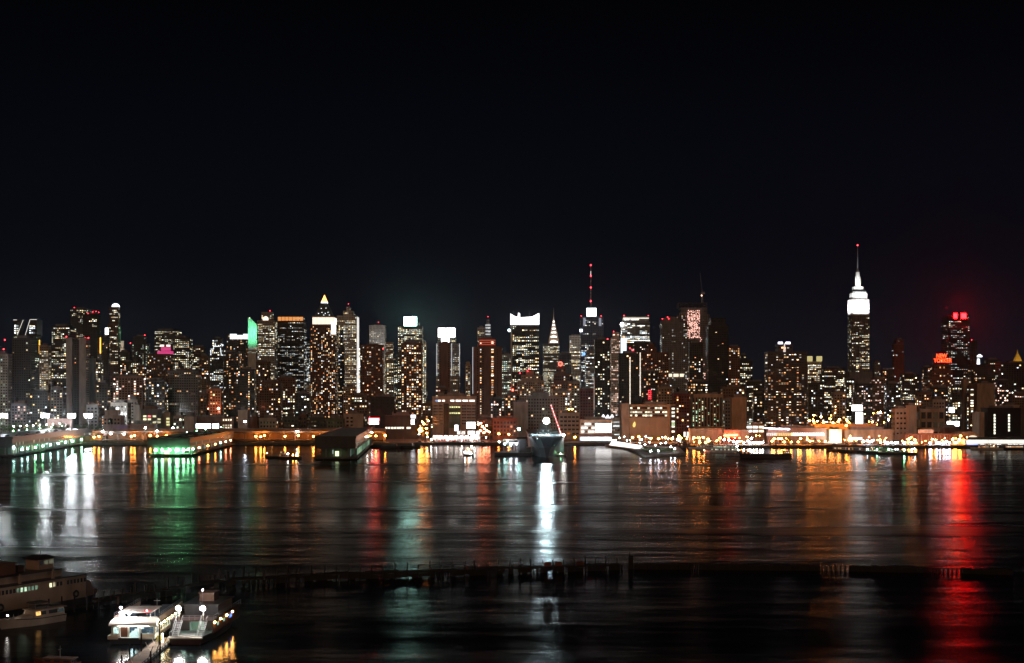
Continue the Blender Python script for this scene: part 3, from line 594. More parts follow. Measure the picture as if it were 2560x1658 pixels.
# white-floodlit art deco skyscraper
Ye = 3260
r = root('skyscraper', (WX(2146, Ye), Ye, G), 'tallest stepped skyscraper with white-floodlit top and long antenna mast', 'building'); o = r.location
m = MB(o); win = MB(o); rg = random.Random(77)
def ext_box(mb, x0, x1, y0, y1, back, dep):
    a, b = extent(x0, x1, Ye + back, dep); mb.box(a, b, Ye + back, Ye + back + dep, WZ(y0, Ye), WZ(y1, Ye)); return a, b
a, b = ext_box(m, 2108, 2182, 1110, 930, -10, 60); ribs(m, a, b, Ye - 10, Ye + 50, 4, WZ(931, Ye), 'v', 5, 4)
a, b = ext_box(m, 2119, 2174, 930, 788, 0, 40); ribs(m, a, b, Ye, Ye + 40, WZ(930, Ye), WZ(789, Ye), 'v', 5, 4, .6)
grid(win, 'f', a + .5, b - .5, WZ(930, Ye), WZ(790, Ye), Ye, 3.6, 3.7, .6, .55, .30, 'y', 'o', rg, 1.1); grid(win, 's', Ye + 2, Ye + 38, WZ(930, Ye), WZ(790, Ye), a, 4, 3.7, .55, .5, .16, 'y', 'a', rg, 1.0)
m.build('tower_shaft', W('grey'), r); win.build('window_grid', glow_mat(), r, 'stuff')
m = MB(o)
a, b = ext_box(m, 2119, 2173, 788, 748, 1.5, 37); ribs(m, a, b, Ye + 1.5, Ye + 38, WZ(788, Ye), WZ(749, Ye), 'v', 5, 4, .8)
a, b = ext_box(m, 2123.5, 2168, 748, 732, 5, 30)
ext_box(m, 2126.5, 2165, 732, 729, 6, 28)
m.build('floodlit_crown', W('white'), r)
m = MB(o); ext_box(m, 2128, 2163, 729, 724, 7, 26); m.build('observation_deck', W('black'), r)
m = MB(o); xm = WX(2144, Ye + 19); m.box(xm - 12, xm + 12, Ye + 9, Ye + 29, WZ(724, Ye), WZ(716, Ye)); xm, zm = WX(2144, Ye + 19), WZ(716, Ye)
m.tube((xm, Ye + 19, zm), (xm, Ye + 19, WZ(679, Ye)), 5.6, 4.9, 12)
for s in (-1, 1): m.frus(xm + s * 6 - 1, xm + s * 6 + 1, Ye + 15, Ye + 21, zm, WZ(690, Ye), .5)
m.build('mooring_mast', W('white'), r)
m = MB(o); m.tube((xm, Ye + 19, WZ(679, Ye)), (xm, Ye + 19, WZ(671, Ye)), 5.2, 2.2, 12); m.tube((xm, Ye + 19, WZ(671, Ye)), (xm, Ye + 19, WZ(640, Ye)), 1.8, 1.2, 8); m.tube((xm, Ye + 19, WZ(640, Ye)), (xm, Ye + 19, WZ(611, Ye)), .9, .35, 8)
an = m.build('antenna', W('steel'), r)
m = MB(o); m.ball((xm, Ye + 19, WZ(611, Ye)), 1.8); m.build('aviation_light', RED, an)
COOL = (.93, .96, 1)
z7 = WZ(788, Ye) + 1
flood(r, (xm + 3, Ye - 20, z7), (xm + 3, Ye + 1.5, z7 + 21), 40, 3, 40000, COOL, 84)
flood(r, (xm - 44, Ye + 20, z7), (xm - 23, Ye + 20, z7 + 21), 26, 3, 26000, COOL, 84)
z8 = WZ(748, Ye) + 1
flood(r, (xm + 3, Ye - 8, z8), (xm + 2, Ye + 5, z8 + 12), 34, 2, 9000, COOL, 84)
z9 = WZ(724, Ye) + 1
flood(r, (xm, Ye - 6, z9), (xm, Ye + 14, z9 + 22), 14, 2, 13000, COOL, 100)

# ------------------------------------------------------------------ right part of the skyline
tower('dim reddish tower standing alone right of the tallest skyscraper', 2229, 2260, 860, 3000, 'red', 'k', .12, 'o', 'h', D=20, tiers=[(2236, 2258, 849)])
r, st = tower('black office tower with two red glowing roof signs', 2353, 2425, 800, 2750, 'black', 'k', .34, 'o', 'h', D=46, tiers=[(2355, 2424, 789)], roof=False, back=1.5, bay=4.2)
for a, b_ in ((2384, 2393), (2402.5, 2415.5)):
    s = panel(r, 'roof_sign', a - 1, b_ + 1, 782.5, 797.5, 2747, W('black'), 1.0)
    m = MB(r.location); m.box(WX(a, 2746), WX(b_, 2746), 2745.4, 2745.9, WZ(796.5, 2746), WZ(783.5, 2746)); m.build('lit_face', emit('sign_red_hot', (1, .0007, .0010), 200), s)
r, st = tower('stepped dark hotel tower carrying a red lettered roof sign', 2305, 2388, 948, 2450, 'brick', 'w', .20, 'a', 'n', tiers=[(2318, 2382, 928), (2328, 2378, 912)], name='hotel', roof=False, D=34)
m = MB(r.location); Ys = 2452
for px_ in range(2332, 2381, 6): m.tube(WP(px_, 914, Ys + 5), WP(px_, 886, Ys + 5), .25, n=4)
for yy in (907, 897.5, 895.5, 885): m.tube(WP(2331, yy, Ys + 5), WP(2380, yy, Ys + 5), .2, n=4)
sf = m.build('sign_frame', W('steel'), r)
HOT = emit('neon_letters', (1, .035, .006), 9)
t1 = text_part(r, 'NEW', 2341, 2367, 894.5, 9.5, Ys + 4, HOT); t2 = text_part(r, 'YORKER', 2334.5, 2379, 906, 9.5, Ys + 4, HOT)
r, st = tower('thin dark slab behind the red-signed office tower', 2424, 2443, 852, 3000, 'dark', 'w', .02, D=14, beacons=[(2429, 850)])
r, st = tower('dark block with a small white-lit cupola on its roof', 2420, 2468, 912, 2500, 'dark', 'w', .10, 'o', 'v', D=18, roof=False)
m = MB(r.location); m.tube(WP(2446, 911, 2506), WP(2446, 897, 2506), 3.2, 2.4, 8); m.tube(WP(2449, 893, 2506), WP(2449, 889, 2506), 5, 5, 10); m.tube(WP(2449, 889, 2506), WP(2449, 886, 2506), 4.6, 1, 10); m.build('lit_cupola', emit('cupola_white', (.9, .93, 1), 2.0, False), r)
tower('dark office block with scattered white floors left of the golden pyramid', 2458, 2502, 900, 2800, 'dark', 'y', .16, 'o', D=18)
tower('wide dark office block with long yellow-white floors under the golden pyramid', 2488, 2580, 908, 2300, 'dark', 'y', .5, 'o', 'v', D=26, frac=(0, .55), bay=4.5)
tower('low brown block with reddish windows at the right picture edge', 2520, 2590, 985, 2000, 'brown', 'p', .28, 'o', name='apartment_block', D=16)
r, st = tower('stone tower with a golden floodlit pyramid at the right edge', 2536, 2584, 922, 3300, 'tan', 'y', .3, 'o', D=26, roof=False)
a0, a1, c0, c1, z0, z1 = st[0]; cxg = WX(2549, 3300)
m = MB(r.location)
m.frus(cxg - 12, cxg + 12, 3302, 3326, WZ(922, 3300), WZ(905, 3300), .78); m.frus(cxg - 9.4, cxg + 9.4, 3304.6, 3323.4, WZ(905, 3300), WZ(884, 3300), .22); m.tube((cxg, 3314, WZ(884, 3300)), (cxg, 3314, WZ(873, 3300)), 1.8, .2, 8)
m.build('gilded_pyramid', wall_mat('gilding', (.62, .36, .06), .5, .15), r)
flood(r, (cxg, 3262, WZ(934, 3300)), (cxg, 3308, WZ(900, 3300)), 22, 4, 42000, (1, .80, .36))
flood(r, (cxg - 40, 3312, WZ(932, 3300)), (cxg - 6, 3314, WZ(902, 3300)), 16, 4, 24000, (1, .80, .36))
tower('tall blank tan concrete slab above the black hall at right', 2434, 2486, 960, 1800, 'tan', 'w', .02, D=14, wins=False)
tower('yellow-windowed stair block between two tan slabs', 2417, 2437, 966, 1830, 'brown', 'y', .62, 'a', D=10, br=1.5, bay=4)
tower('narrow blank tan slab left of the yellow stair windows', 2403, 2419, 948, 1860, 'tan', 'w', .02, D=10, wins=False)
# mid-height infill, each a separate block seen in the gaps
FILL = [
 ('small dark block with orange windows behind the left field lamps', 28, 76, 1010, 1700, 'grey', 'p', .10), ('dark block with scattered lights left of the two-slab tower', 74, 128, 978, 1800, 'dark', 'w', .12),
 ('grey block with sparse lights behind the middle field lamps', 126, 166, 970, 1750, 'grey', 'x', .12), ('grey stepped block at the foot of the two-slab tower', 216, 254, 1013, 1620, 'grey', 'k', .05),
 ('dark block with a few amber windows beside the pinkish columns', 240, 276, 958, 1850, 'dark', 'w', .16), ('plain tan block under the pinkish window columns', 318, 352, 1000, 1640, 'conc', 'w', .03),
 ('brown block with amber windows left of the four-panel tower', 474, 500, 960, 2100, 'brown', 'w', .2), ('dark brown block filling the gap left of the black slab', 640, 676, 905, 2250, 'brown', 'w', .08),
 ('dark gabled block with one column of lit windows below the arched tower', 648, 706, 955, 1950, 'brown', 'w', .07), ('brown block with a lit yellow flank under the black slab tower', 694, 742, 945, 2050, 'brick', 'y', .18),
 ('unlit dark block at the foot of the black slab tower', 738, 778, 985, 1850, 'dark', 'k', .06), ('brown block under the white-edged tower', 858, 890, 968, 2100, 'tan', 'w', .12),
 ('dim block with amber windows behind the market lights', 1056, 1086, 1010, 1900, 'brown', 'w', .18), ('low dark block with scattered windows right of the art deco warehouse', 1225, 1262, 998, 1850, 'dark', 'p', .24),
 ('brown block with amber windows left of the pale deco block', 1262, 1296, 985, 1900, 'brown', 'w', .2), ('tan deco block with amber windows below the ring-sign tower', 1380, 1426, 978, 1900, 'tan', 'w', .2),
 ('brown domed block with warm lights right of the tan deco block', 1420, 1450, 955, 1950, 'tan', 'w', .22), ('plain dark red brick block below the antenna tower', 1448, 1484, 973, 1750, 'red', 'w', .01),
 ('tan block below the dark peaked hotel', 1642, 1682, 968, 1850, 'tan', 'w', .08), ('dark red brick block left of the ribbed brown building', 1680, 1724, 985, 1760, 'red', 'w', .05),
 ('dim dark block behind the ribbed brown building', 1716, 1770, 955, 1900, 'dark', 'w', .12), ('brown block above the tan slab right of the ribbed building', 1802, 1862, 968, 1800, 'brown', 'w', .05),
 ('dark block with few lights left of the broad apartment tower', 1862, 1912, 955, 2100, 'dark', 'y', .12), ('low dark block with small lights at the left of the broad apartment tower', 1880, 1914, 985, 1800, 'dark', 'x', .14),
 ('dark block with a white lit window row right of the broad apartment tower', 2016, 2062, 958, 2000, 'dark', 'k', .16), ('dark block with mixed lights behind the orange parking deck', 2050, 2090, 935, 2300, 'dark', 'y', .16),
 ('orange-lit brown tower block above the parking deck', 2078, 2114, 982, 1800, 'tan', 'w', .16), ('dark block with yellow floors at the foot of the tallest skyscraper', 2110, 2136, 948, 2200, 'dark', 'y', .4),
 ('low dark block with scattered windows below the tallest skyscraper', 2130, 2182, 960, 2100, 'dark', 'p', .14), ('dark brown block with pinkish windows right of the tallest skyscraper', 2176, 2214, 945, 2250, 'brown', 'p', .16),
 ('tiny-windowed dark block left of the dim reddish tower', 2196, 2236, 925, 2600, 'dark', 'w', .12), ('dark block with white windows below the dim reddish tower', 2210, 2252, 960, 2050, 'dark', 'k', .14),
 ('dark block with yellow and white windows right of the dim reddish tower', 2250, 2298, 935, 2500, 'dark', 'y', .16), ('small dark tower with a white sign left of the red-lettered hotel', 2304, 2330, 918, 2700, 'dark', 'w', .14),
 ('brown block with orange-lit top left of the grey-panelled hall', 2288, 2330, 982, 1750, 'brown', 'w', .10), ('dark block with yellow floors between hotel and tan slabs', 2372, 2408, 965, 2000, 'dark', 'y', .26),
 ('dark block of scattered windows below the red-lettered hotel', 2318, 2376, 970, 2100, 'dark', 'w', .16), ('dark block with white and pink windows right of the tan slab', 2484, 2528, 952, 2050, 'dark', 'p', .2),
 ('far dim block left of the dim reddish tower', 2182, 2200, 905, 3100, 'grey', 'y', .06), ('far low block between tallest skyscraper and broad apartment tower', 2056, 2112, 920, 2900, 'dark', 'y', .2),
 ('far dark block behind the pinkish columns', 300, 340, 905, 2500, 'dark', 'w', .14), ('dim tower block right of the pinkish columns', 340, 372, 915, 2300, 'brown', 'w', .18),
 ('dark block with two bright yellow floors left of the stepped magenta tower', 326, 352, 905, 2450, 'dark', 'y', .34),
]
for (lab, x0_, x1_, yt_, Y_, c_, t_, p_) in FILL:
    tower(lab, x0_, x1_, yt_, Y_, c_, t_, min(.6, p_ * 1.7 + .04), 'a' if t_ != 'y' else 'o', name='city_block', br=1.35, tank=(x0_ % 7 == 0 or x0_ in (648, 738, 1420, 1680)), D=14)

# ------------------------------------------------------------------ riverside row
def lowb(label, x0, x1, yt, Y, col='brown', **k):
    k.setdefault('name', 'warehouse'); k.setdefault('D', 16); k.setdefault('p', .12); k.setdefault('fl', 4.0); return tower(label, x0, x1, yt, Y, col, **k)
def window_parts(r, xs, ys, w, h, Y, pick, cat=None):
    """separate window panes, one object each, sharing two meshes"""
    for i, x in enumerate(xs):
        for j, y in enumerate(ys):
            c = pick(i, j)
            if c is None: continue
            mm = MB(r.location); mm.box(WX(x, Y) - w * Y / F / 2, WX(x, Y) + w * Y / F / 2, Y - .25, Y - .05, WZ(y + h / 2, Y), WZ(y - h / 2, Y), c)
            mm.glow = True; mm.build('window', glow_mat(), r)
lowb('low pale retaining wall behind the park trees', 118, 182, 1048, 1560, 'pink', wins=False, name='park_wall', roof=False, D=6)
lowb('pink stuccoed stepped warehouse beside the park', 258, 312, 1040, 1500, 'pink', tone='y', p=.10, tiers=[(262, 300, 1027)], tank=False)
r, st = lowb('pale office block with white top-floor windows under the pinkish columns', 276, 328, 1008, 1580, 'conc', tone='k', p=.10)
for a in (276, 288): panel(r, 'lit_window', a, a + 9, 1018, 1024, 1579.8, emit('window_white', (.95, 1, 1), 1.6, False))
r = root('rooftop_water_tank', (WX(271, 1490), 1497, WZ(1058, 1490)), 'dark conical water tank on the pink warehouse roof', 'water tank'); water_tank_part(r, (WX(271, 1490), 1497, WZ(1058, 1490) - 3 + .2))
r, st = lowb('low pink riverside wall washed by a blue oval sign', 258, 326, 1064, 1450, 'pink', wins=False, roof=False, D=8)
m = MB(r.location); c_ = WP(303, 1078.5, 1449)
for i in range(14):
    a, b_ = 2 * math.pi * i / 14, 2 * math.pi * (i + 1) / 14
    m.tube((c_.x + 3.1 * math.cos(a), c_.y, c_.z + 1.1 * math.sin(a)), (c_.x + 3.1 * math.cos(b_), c_.y, c_.z + 1.1 * math.sin(b_)), .4)
m.build('oval_sign', emit('sign_ultra', (.06, .10, 1), 16), r)
lowb('long plain mauve shed wall above the highway', 326, 392, 1062, 1450, 'pink', wins=False, roof=True, D=10)
r, st = lowb('grey office block with four columns of bright yellow windows', 352, 404, 1024, 1540, 'grey', wins=False)
rg = random.Random(5)
window_parts(r, (362, 373.5, 386, 397.5), (1041, 1048.5, 1056, 1063), 8, 4.6, 1540, lambda i, j: None if rg.random() < .2 else ((1.3, .25, .25) if (i, j) in ((1, 0), (0, 2)) else sc3((1, .92, .55), rg.uniform(.5, 1.5))))
lowb('narrow pale concrete pier block left of the yellow-windowed office', 334, 353, 1014, 1530, 'conc', wins=False, D=8)
r, st = lowb('tan block with one column of yellow windows', 403, 434, 1033, 1560, 'tan', wins=False)
window_parts(r, (420,), (1047, 1055, 1062), 8, 4.5, 1560, lambda i, j: (.9, .85, .4))
lowb('dim brown low block with small white windows behind the green pier', 432, 464, 1040, 1600, 'brown', tone='g', p=.25)
lowb('pair of tan blank walls left of the blazing billboards', 461, 492, 1043, 1520, 'tan', p=.02, wins=False)
r, st = lowb('dark brick loft building behind the blazing billboards', 491, 585, 1044, 1540, 'brick', wins=False, tank=True)
window_parts(r, (559, 565.5, 571.5, 577.5), (1050, 1064, 1070.5, 1077), 3.6, 4.4, 1540, lambda i, j: sc3((1, .82, .58), rg.uniform(.3, 1.7)))
for x0_, x1_, lab in ((490, 528, 'wide white glowing billboard over the green-lit pier roof'), (531, 548, 'narrow white glowing billboard beside the dark brick loft')):
    b_ = root('billboard', (WX((x0_ + x1_) / 2, 1515), 1515, G), lab, 'billboard')
    framed_sign(b_, 'sign_panel', x0_, x1_, 1059, 1077, 1515, emit('billboard_white', (.88, .95, 1), 7))
    m = MB(b_.location)
    for a in (x0_ + 4, x1_ - 4): m.tube((WX(a, 1515), 1515.3, G), (WX(a, 1515), 1515.3, WZ(1074, 1515)), .35)
    m.build('support_post', W('steel'), b_)
r, st = lowb('tan blank tower block with a white floodlamp in front', 595, 624, 1027, 1560, 'tan', wins=False, D=12)
lowb('low red-brown shed right of the tan blank tower block', 624, 650, 1043, 1520, 'brick', wins=False)
lowb('pale low depot with a dark curved roof edge', 648, 696, 1047, 1500, 'conc', tone='w', p=.10)
lowb('black low loft with white window dots', 708, 752, 1043, 1510, 'dark', tone='k', p=.20, tiers=[(720, 735, 1024)])
lowb('brown low loft lit by a street behind', 750, 772, 1038, 1540, 'brown', p=.05)
lowb('dark low sheds with a green lamp beneath the pyramid-topped tower', 774, 822, 1045, 1540, 'dark', tone='k', p=.05)
lowb('grey-green low garage with two lit windows', 818, 862, 1048, 1520, 'green', tone='k', p=.07)
lowb('pale low block with small dark windows and a blank right wall', 860, 912, 1036, 1560, 'conc', tone='k', p=.12, wcols=[(864, 884)])
lowb('black gridded office block behind the red billboard', 926, 990, 993, 1650, 'black', tone='y', p=.02, style='g', bay=5, name='office_block', D=20)
b_ = root('billboard', (WX(935, 1490), 1490, G), 'red-framed glowing billboard near the dark pier shed', 'billboard')
framed_sign(b_, 'sign_panel', 922, 948, 1046, 1062, 1490, emit('billboard_redwhite', (1, .55, .5), 5))
m = MB(b_.location); m.box(WX(922, 1487), WX(948, 1487), 1486.6, 1487.2, WZ(1050, 1487), WZ(1046, 1487)); m.build('red_header', emit('header_red', (1, .02, .03), 60), b_)
m = MB(b_.location); m.tube((WX(935, 1490), 1490, G), (WX(935, 1490), 1490, WZ(1060, 1490)), .5); m.build('support_post', W('steel'), b_)
r, st = lowb('dark garage with one long row of white windows', 962, 1046, 1040, 1520, 'dark', wins=False, tank=True)
window_parts(r, (966, 973, 981, 988, 995, 1001, 1007, 1019, 1024), (1070,), 5.0, 4.5, 1520, lambda i, j: (1.8, 1.65, 1.3))
for (x0_, x1_, y0_, y1_) in ((1027, 1040, 1037, 1046), (1027, 1037, 1048, 1062)): framed_sign(r, 'lit_sign', x0_, x1_, y0_, y1_, 1519, emit('sign_milk', (.92, .92, 1), 5))
# art deco warehouse
r, st = lowb('pale art deco warehouse with a green glass centre and bright top floor', 1081, 1191, 992, 1560, 'conc', wins=False, D=34, tank=True, style='n')
rg = random.Random(9)
window_parts(r, [1090 + i * 3.4 for i in range(30) if i % 5 != 4], (1002,), 2.8, 4.2, 1560, lambda i, j: (.25, .45, .9) if i < 2 else (None if 6 <= i <= 8 and rg.random() < .5 else (2.2, 2.1, 1.9)))
m = MB(r.location); m.box(WX(1109, 1559), WX(1122, 1559), 1558.6, 1559.6, G, WZ(1009, 1559)); m.build('dark_bay', W('dark'), r)
panel(r, 'glass_bay', 1123, 1151, 1014, 1070, 1559.6, W('green'))
window_parts(r, (1125.5, 1130.5, 1135.5, 1140.5, 1145.5, 1149), (1018, 1033), 3, 3.4, 1558.7, lambda i, j: (1.3, 1.25, .6))
panel(r, 'glass_lower', 1124, 1150, 1040, 1056, 1559.2, wall_mat('teal_glass', (.12, .22, .22), .2))
m = MB(r.location)
for i in range(9):
    for j in range(7):
        x = (1084, 1096.5, 1155, 1167, 1179)[i % 5]
        if i < 5:
            for k in range(3): m.box(WX(x + k * 3.6, 1559.8), WX(x + k * 3.6 + 2.8, 1559.8), 1559.55, 1559.75, WZ(1013 + j * 7.4 + 3.6, 1559.8), WZ(1013 + j * 7.4, 1559.8), (.02, .018, .016))
m.build('window_grid', glow_mat(), r, 'stuff')
framed_sign(r, 'lit_sign', 1136, 1146, 1062, 1078, 1558, emit('sign_milk', (.92, .92, 1), 5))
b_ = root('billboard', (WX(1177, 1480), 1480, G), 'white-cyan glowing billboard before the art deco warehouse', 'billboard')
framed_sign(b_, 'sign_panel', 1166, 1189, 1055, 1072, 1480, emit('billboard_cyan', (.80, .97, 1), 8))
m = MB(b_.location); m.tube((WX(1177, 1480), 1480.3, G), (WX(1177, 1480), 1480.3, WZ(1070, 1480)), .5); m.build('support_post', W('steel'), b_)
# lit market hall
r = root('market_hall', (WX(1140, 1425), 1425, G), 'long brightly lit riverside market hall with a red roof edge', 'market hall')
X0, X1 = WX(1081, 1425), WX(1200, 1425); zt = WZ(1088, 1425)
m = MB(r.location); m.box(X0, X1, 1424, 1440, zt - .6, zt); m.build('roof', W('red'), r)
m = MB(r.location); m.box(X0, X1, 1439, 1439.6, G, zt - .6); m.build('back_wall', W('white'), r)
for i in range(10):
    x = X0 + (X1 - X0) * i / 9; m = MB(r.location); m.box(x - .2, x + .2, 1424.5, 1424.9, G, zt - .6); m.build('post', W('white'), r)
for i in range(9):
    x = X0 + (X1 - X0) * (i + .5) / 9; m = MB(r.location); m.box(x - 1.6, x + 1.6, 1428, 1436, zt - .9, zt - .65); m.build('ceiling_light', emit('market_light', (1, .92, .84), 16), r)
for i in range(18):
    x = X0 + (X1 - X0) * (i + .5) / 18; c_ = rg.choice([(.6, .12, .08), (.2, .35, .25), (.7, .5, .3), (.5, .5, .55)]); m = MB(r.location)
    m.box(x - 1.1, x + 1.1, 1430, 1432, G, G + rg.uniform(1.4, 3)); m.build('stall_counter', wall_mat('stall%d' % (i % 4), c_), r)
for (a, b_, c_) in ((1142, 1152, .5), (1153, 1164, .35), (1169, 1188, 1.6), (1190, 1200, .9)): framed_sign(r, 'roof_sign', a, b_, 1077, 1087, 1426, emit('roofsign%.1f' % c_, (1, .95, .88), c_ * 2, False))
lowb('low dark block with black treetops left of the brick riverside shed', 1190, 1236, 1045, 1540, 'dark', tone='k', p=.06)
lowb('orange-lit brick shed left of the aircraft carrier', 1232, 1292, 1047, 1480, 'brick', tone='w', p=.10)
lowb('pale blank concrete block behind the carrier mast', 1284, 1320, 1006, 1600, 'conc', wins=False, tank=True)
lowb('grey broad warehouse behind the carrier crane', 1318, 1398, 991, 1640, 'grey', tone='k', p=.05, tiers=[(1330, 1372, 983)])
r, st = lowb('pale gridded loft building right of the carrier', 1397, 1449, 1034, 1500, 'conc', tone='w', p=.03, style='g', bay=4, fl=4.2, ww=.8, wh=.62)
# white lit car park
r, st = lowb('white floodlit car park with a huge blank billboard', 1448, 1529, 1051, 1460, 'white', wins=False, D=22)
for j, yy in enumerate((1058, 1067.5, 1077)):
    for i in range(5): panel(r, 'parking_opening', 1453 + i * 8.6, 1460.5 + i * 8.6, yy, yy + 4.6, 1459.4, emit('garage_light', (1, .97, .92), 1.4, False) if (i + j) % 3 else W('grey'))
framed_sign(r, 'billboard_face', 1488, 1529, 1058, 1082, 1458, emit('garage_board', (1, .98, .97), 4))
panel(r, 'canopy_edge', 1448, 1530, 1086, 1090, 1457, W('brick'), 4)
for i in range(12): panel(r, 'shop_window', 1450 + i * 6.6, 1455.8 + i * 6.6, 1094, 1107, 1459.4, emit('shop_cool', (.82, .95, 1), 3.2, False) if i % 4 else emit('shop_blue', (.4, .6, 1), 2, False))
lowb('banded pale office wing right of the white car park', 1528, 1560, 1046, 1490, 'white', tone='k', p=.9, mode='o', style='h', bay=8, ww=.95, br=.8)
r = root('tent_roof', (WX(1530, 1520), 1520, WZ(1052, 1520)), 'white glowing tent roof above the car park', 'canopy')
m = MB(r.location)
for i in range(5):
    xa, xb = WX(1503 + i * 11, 1520), WX(1514 + i * 11, 1520); xm = (xa + xb) / 2; zl, zh = WZ(1046, 1520), WZ(1036 + (i % 2), 1520)
    m.hexa([(xa, 1512, zl), (xb, 1512, zl), (xb, 1530, zl), (xa, 1530, zl), (xm - .5, 1520, zh), (xm + .5, 1520, zh), (xm + .5, 1522, zh), (xm - .5, 1522, zh)])
m.build('fabric', emit('tent_glow', (.95, .97, 1), 1.3, False), r)
m = MB(r.location)
for i in range(6): m.tube((WX(1503.5 + i * 10.8, 1520), 1520, G), (WX(1503.5 + i * 10.8, 1520), 1520, WZ(1046, 1520)), .3)
m.build('post', W('steel'), r)
# tan warehouse with blank billboard wall
r, st = lowb('big tan warehouse with a blank poster wall and golden drop emblem', 1572, 1688, 1013, 1470, 'tan', wins=False, D=26, tank=True)
m = MB(r.location); m.box(WX(1553, 1466), WX(1572.5, 1466), 1462, 1490, G, WZ(1009, 1466)); m.build('stair_pylon', W('conc'), r)
for yy in (1018, 1028, 1036.5): panel(r, 'window_band', 1574, 1667, yy, yy + 5.4, 1469.6, W('black'))
rg = random.Random(21)
for yy, p_ in ((1020.5, .35), (1030.5, .85), (1039, .4)):
    window_parts(r, [1578 + i * 6.2 for i in range(15)], (yy,), 5.4, 4.2, 1468.9, lambda i, j: None if rg.random() > p_ else sc3((1, .93, .66), rg.uniform(.5, 2)))
panel(r, 'poster_wall', 1574, 1670, 1045, 1094, 1469.2, wall_mat('poster', (.46, .38, .30), .7, .12))
m = MB(r.location); m.prism([(WX(1585 + a, 1468), WZ(1061 + b_, 1468)) for a, b_ in ((-3.5, 3), (-1.5, 6.5), (1, 7), (3.4, 4), (3.6, -1), (2.4, -6), (1.2, -7), (-1.6, -2))], 1467.4, 1468); m.build('golden_emblem', emit('emblem_gold', (1, .78, .2), 1.1, False), r)
panel(r, 'stair_bay', 1676, 1690, 1015, 1096, 1468.6, W('black'))
window_parts(r, (1683,), (1022, 1031.5, 1040.5, 1054, 1060.5, 1066.5, 1079), 7.5, 4.6, 1467.8, lambda i, j: (1.4, 1.35, 1.1) if j != 4 else (.4, .7, .3))
b_ = root('billboard', (WX(1715, 1440), 1440, G), 'pair of white poster panels on posts right of the tan warehouse', 'billboard')
for a in (1708, 1716): framed_sign(b_, 'sign_panel', a, a + 6.5, 1079, 1093, 1440, emit('poster_white', (1, .92, .86), 1.2, False))
m = MB(b_.location)
for a in (1711, 1719): m.tube((WX(a, 1440), 1440, G), (WX(a, 1440), 1440, WZ(1092, 1440)), .25)
m.build('support_post', W('steel'), b_)
r, st = lowb('brown-grey hall with tall dark ribs and green-white window dots', 1727, 1808, 987, 1600, 'tan', wins=False, D=26)
for i in range(10): panel(r, 'dark_bay', 1731.5 + i * 7.6, 1736 + i * 7.6, 994, 1066, 1599.6, W('black'))
m = MB(r.location); rg = random.Random(2)
for i in range(10):
    for j in range(17):
        if rg.random() < (.55 if i < 4 else .12): 
            b_ = rg.uniform(.4, 1.6); x = 1732.3 + i * 7.6; m.box(WX(x, 1598.9), WX(x + 2.6, 1598.9), 1598.5, 1598.8, WZ(999 + j * 4 + 2.6, 1598.9), WZ(999 + j * 4, 1598.9), rg.choice([(b_, b_ * .8, b_ * .45), (.6 * b_, b_, .6 * b_)]))
m.build('window_grid', glow_mat(), r, 'stuff')
lowb('narrow grey block with green-white window lights', 1806, 1827, 996, 1590, 'grey', tone='g', p=.3, br=.9, bay=3)
lowb('plain tan slab right of the ribbed hall', 1824, 1866, 995, 1580, 'tan', wins=False)
r, st = lowb('long orange-lit low wall behind the marina', 1722, 1806, 1073, 1400, 'conc', wins=False, roof=False, D=10)
def bay_doors(r, x0, x1, step, y0, y1, Y, seed):
    rg_ = random.Random(seed); x = x0
    while x + step * .8 < x1:
        w_ = step * rg_.uniform(.45, .7)
        if rg_.random() < .82: panel(r, 'bay_door', x, x + w_, y0 + rg_.uniform(0, 3), y1, Y - .05, rg_.choice([W('dark'), W('brown'), W('steel'), W('rust')]), .25)
        if rg_.random() < .7: panel(r, 'wall_pier', x + w_ + .6, x + w_ + 1.5, y0 - 9, y1, Y - .05, W('conc'), .5)
        x += step
bay_doors(r, 1726, 1804, 7.5, 1095, 1112, 1400, 1)
r, st = lowb('orange-lit low hall with a red neon script on its front', 1806, 1872, 1076, 1395, 'conc', wins=False, roof=False, D=12)
m = MB(r.location); p_ = [WP(1809 + i * 1.1, 1089 + 1.1 * math.sin(i * 1.9) - .04 * i, 1393.5) for i in range(33)]
for a, b_ in zip(p_, p_[1:]): m.tube(a, b_, .34, n=4)
m.build('neon_script', emit('script_red', (1, .05, .012), 130), r)
panel(r, 'red_awning', 1808, 1842, 1094, 1103, 1394.6, wall_mat('awning_red', (.5, .03, .03)), 3)
r, st = lowb('brown block with six big white windows left of the ferry terminal', 1866, 1911, 1063, 1400, 'brown', wins=False)
window_parts(r, (1873, 1888, 1903), (1068, 1078), 12, 5.5, 1400, lambda i, j: (2.2, 2.2, 2.0) if i < 2 else (1.9, 1.6, 1.0))
r, st = lowb('mauve ferry terminal with a long ribbon of white windows', 1909, 2066, 1071, 1390, 'pink', wins=False, D=26, name='ferry_terminal')
rg = random.Random(4)
window_parts(r, [1918 + i * 4.4 for i in range(33)], (1086,), 3.4, 7.5, 1390, lambda i, j: tuple(v * (1.0 if i < 14 else 2.6) for v in ((1, .95, .9) if i < 6 or i > 14 else (1, .66, .28))))
bay_doors(r, 1912, 2062, 9, 1097, 1112, 1390, 2)
m = MB(r.location)
for i in range(26): m.ball(WP(1909 + i * 2.6, 1070.5 + i * .12, 1388), .62 * rg.uniform(.7, 1.5), 6, 4)
m.build('roof_light', emit('rooflamp_violet', (.85, .84, 1), 7, False), r, 'stuff')
r, st = lowb('white ribbed hall wall floodlit from below', 2064, 2104, 1075, 1385, 'white', wins=False, D=18, style='v', bay=2.2)
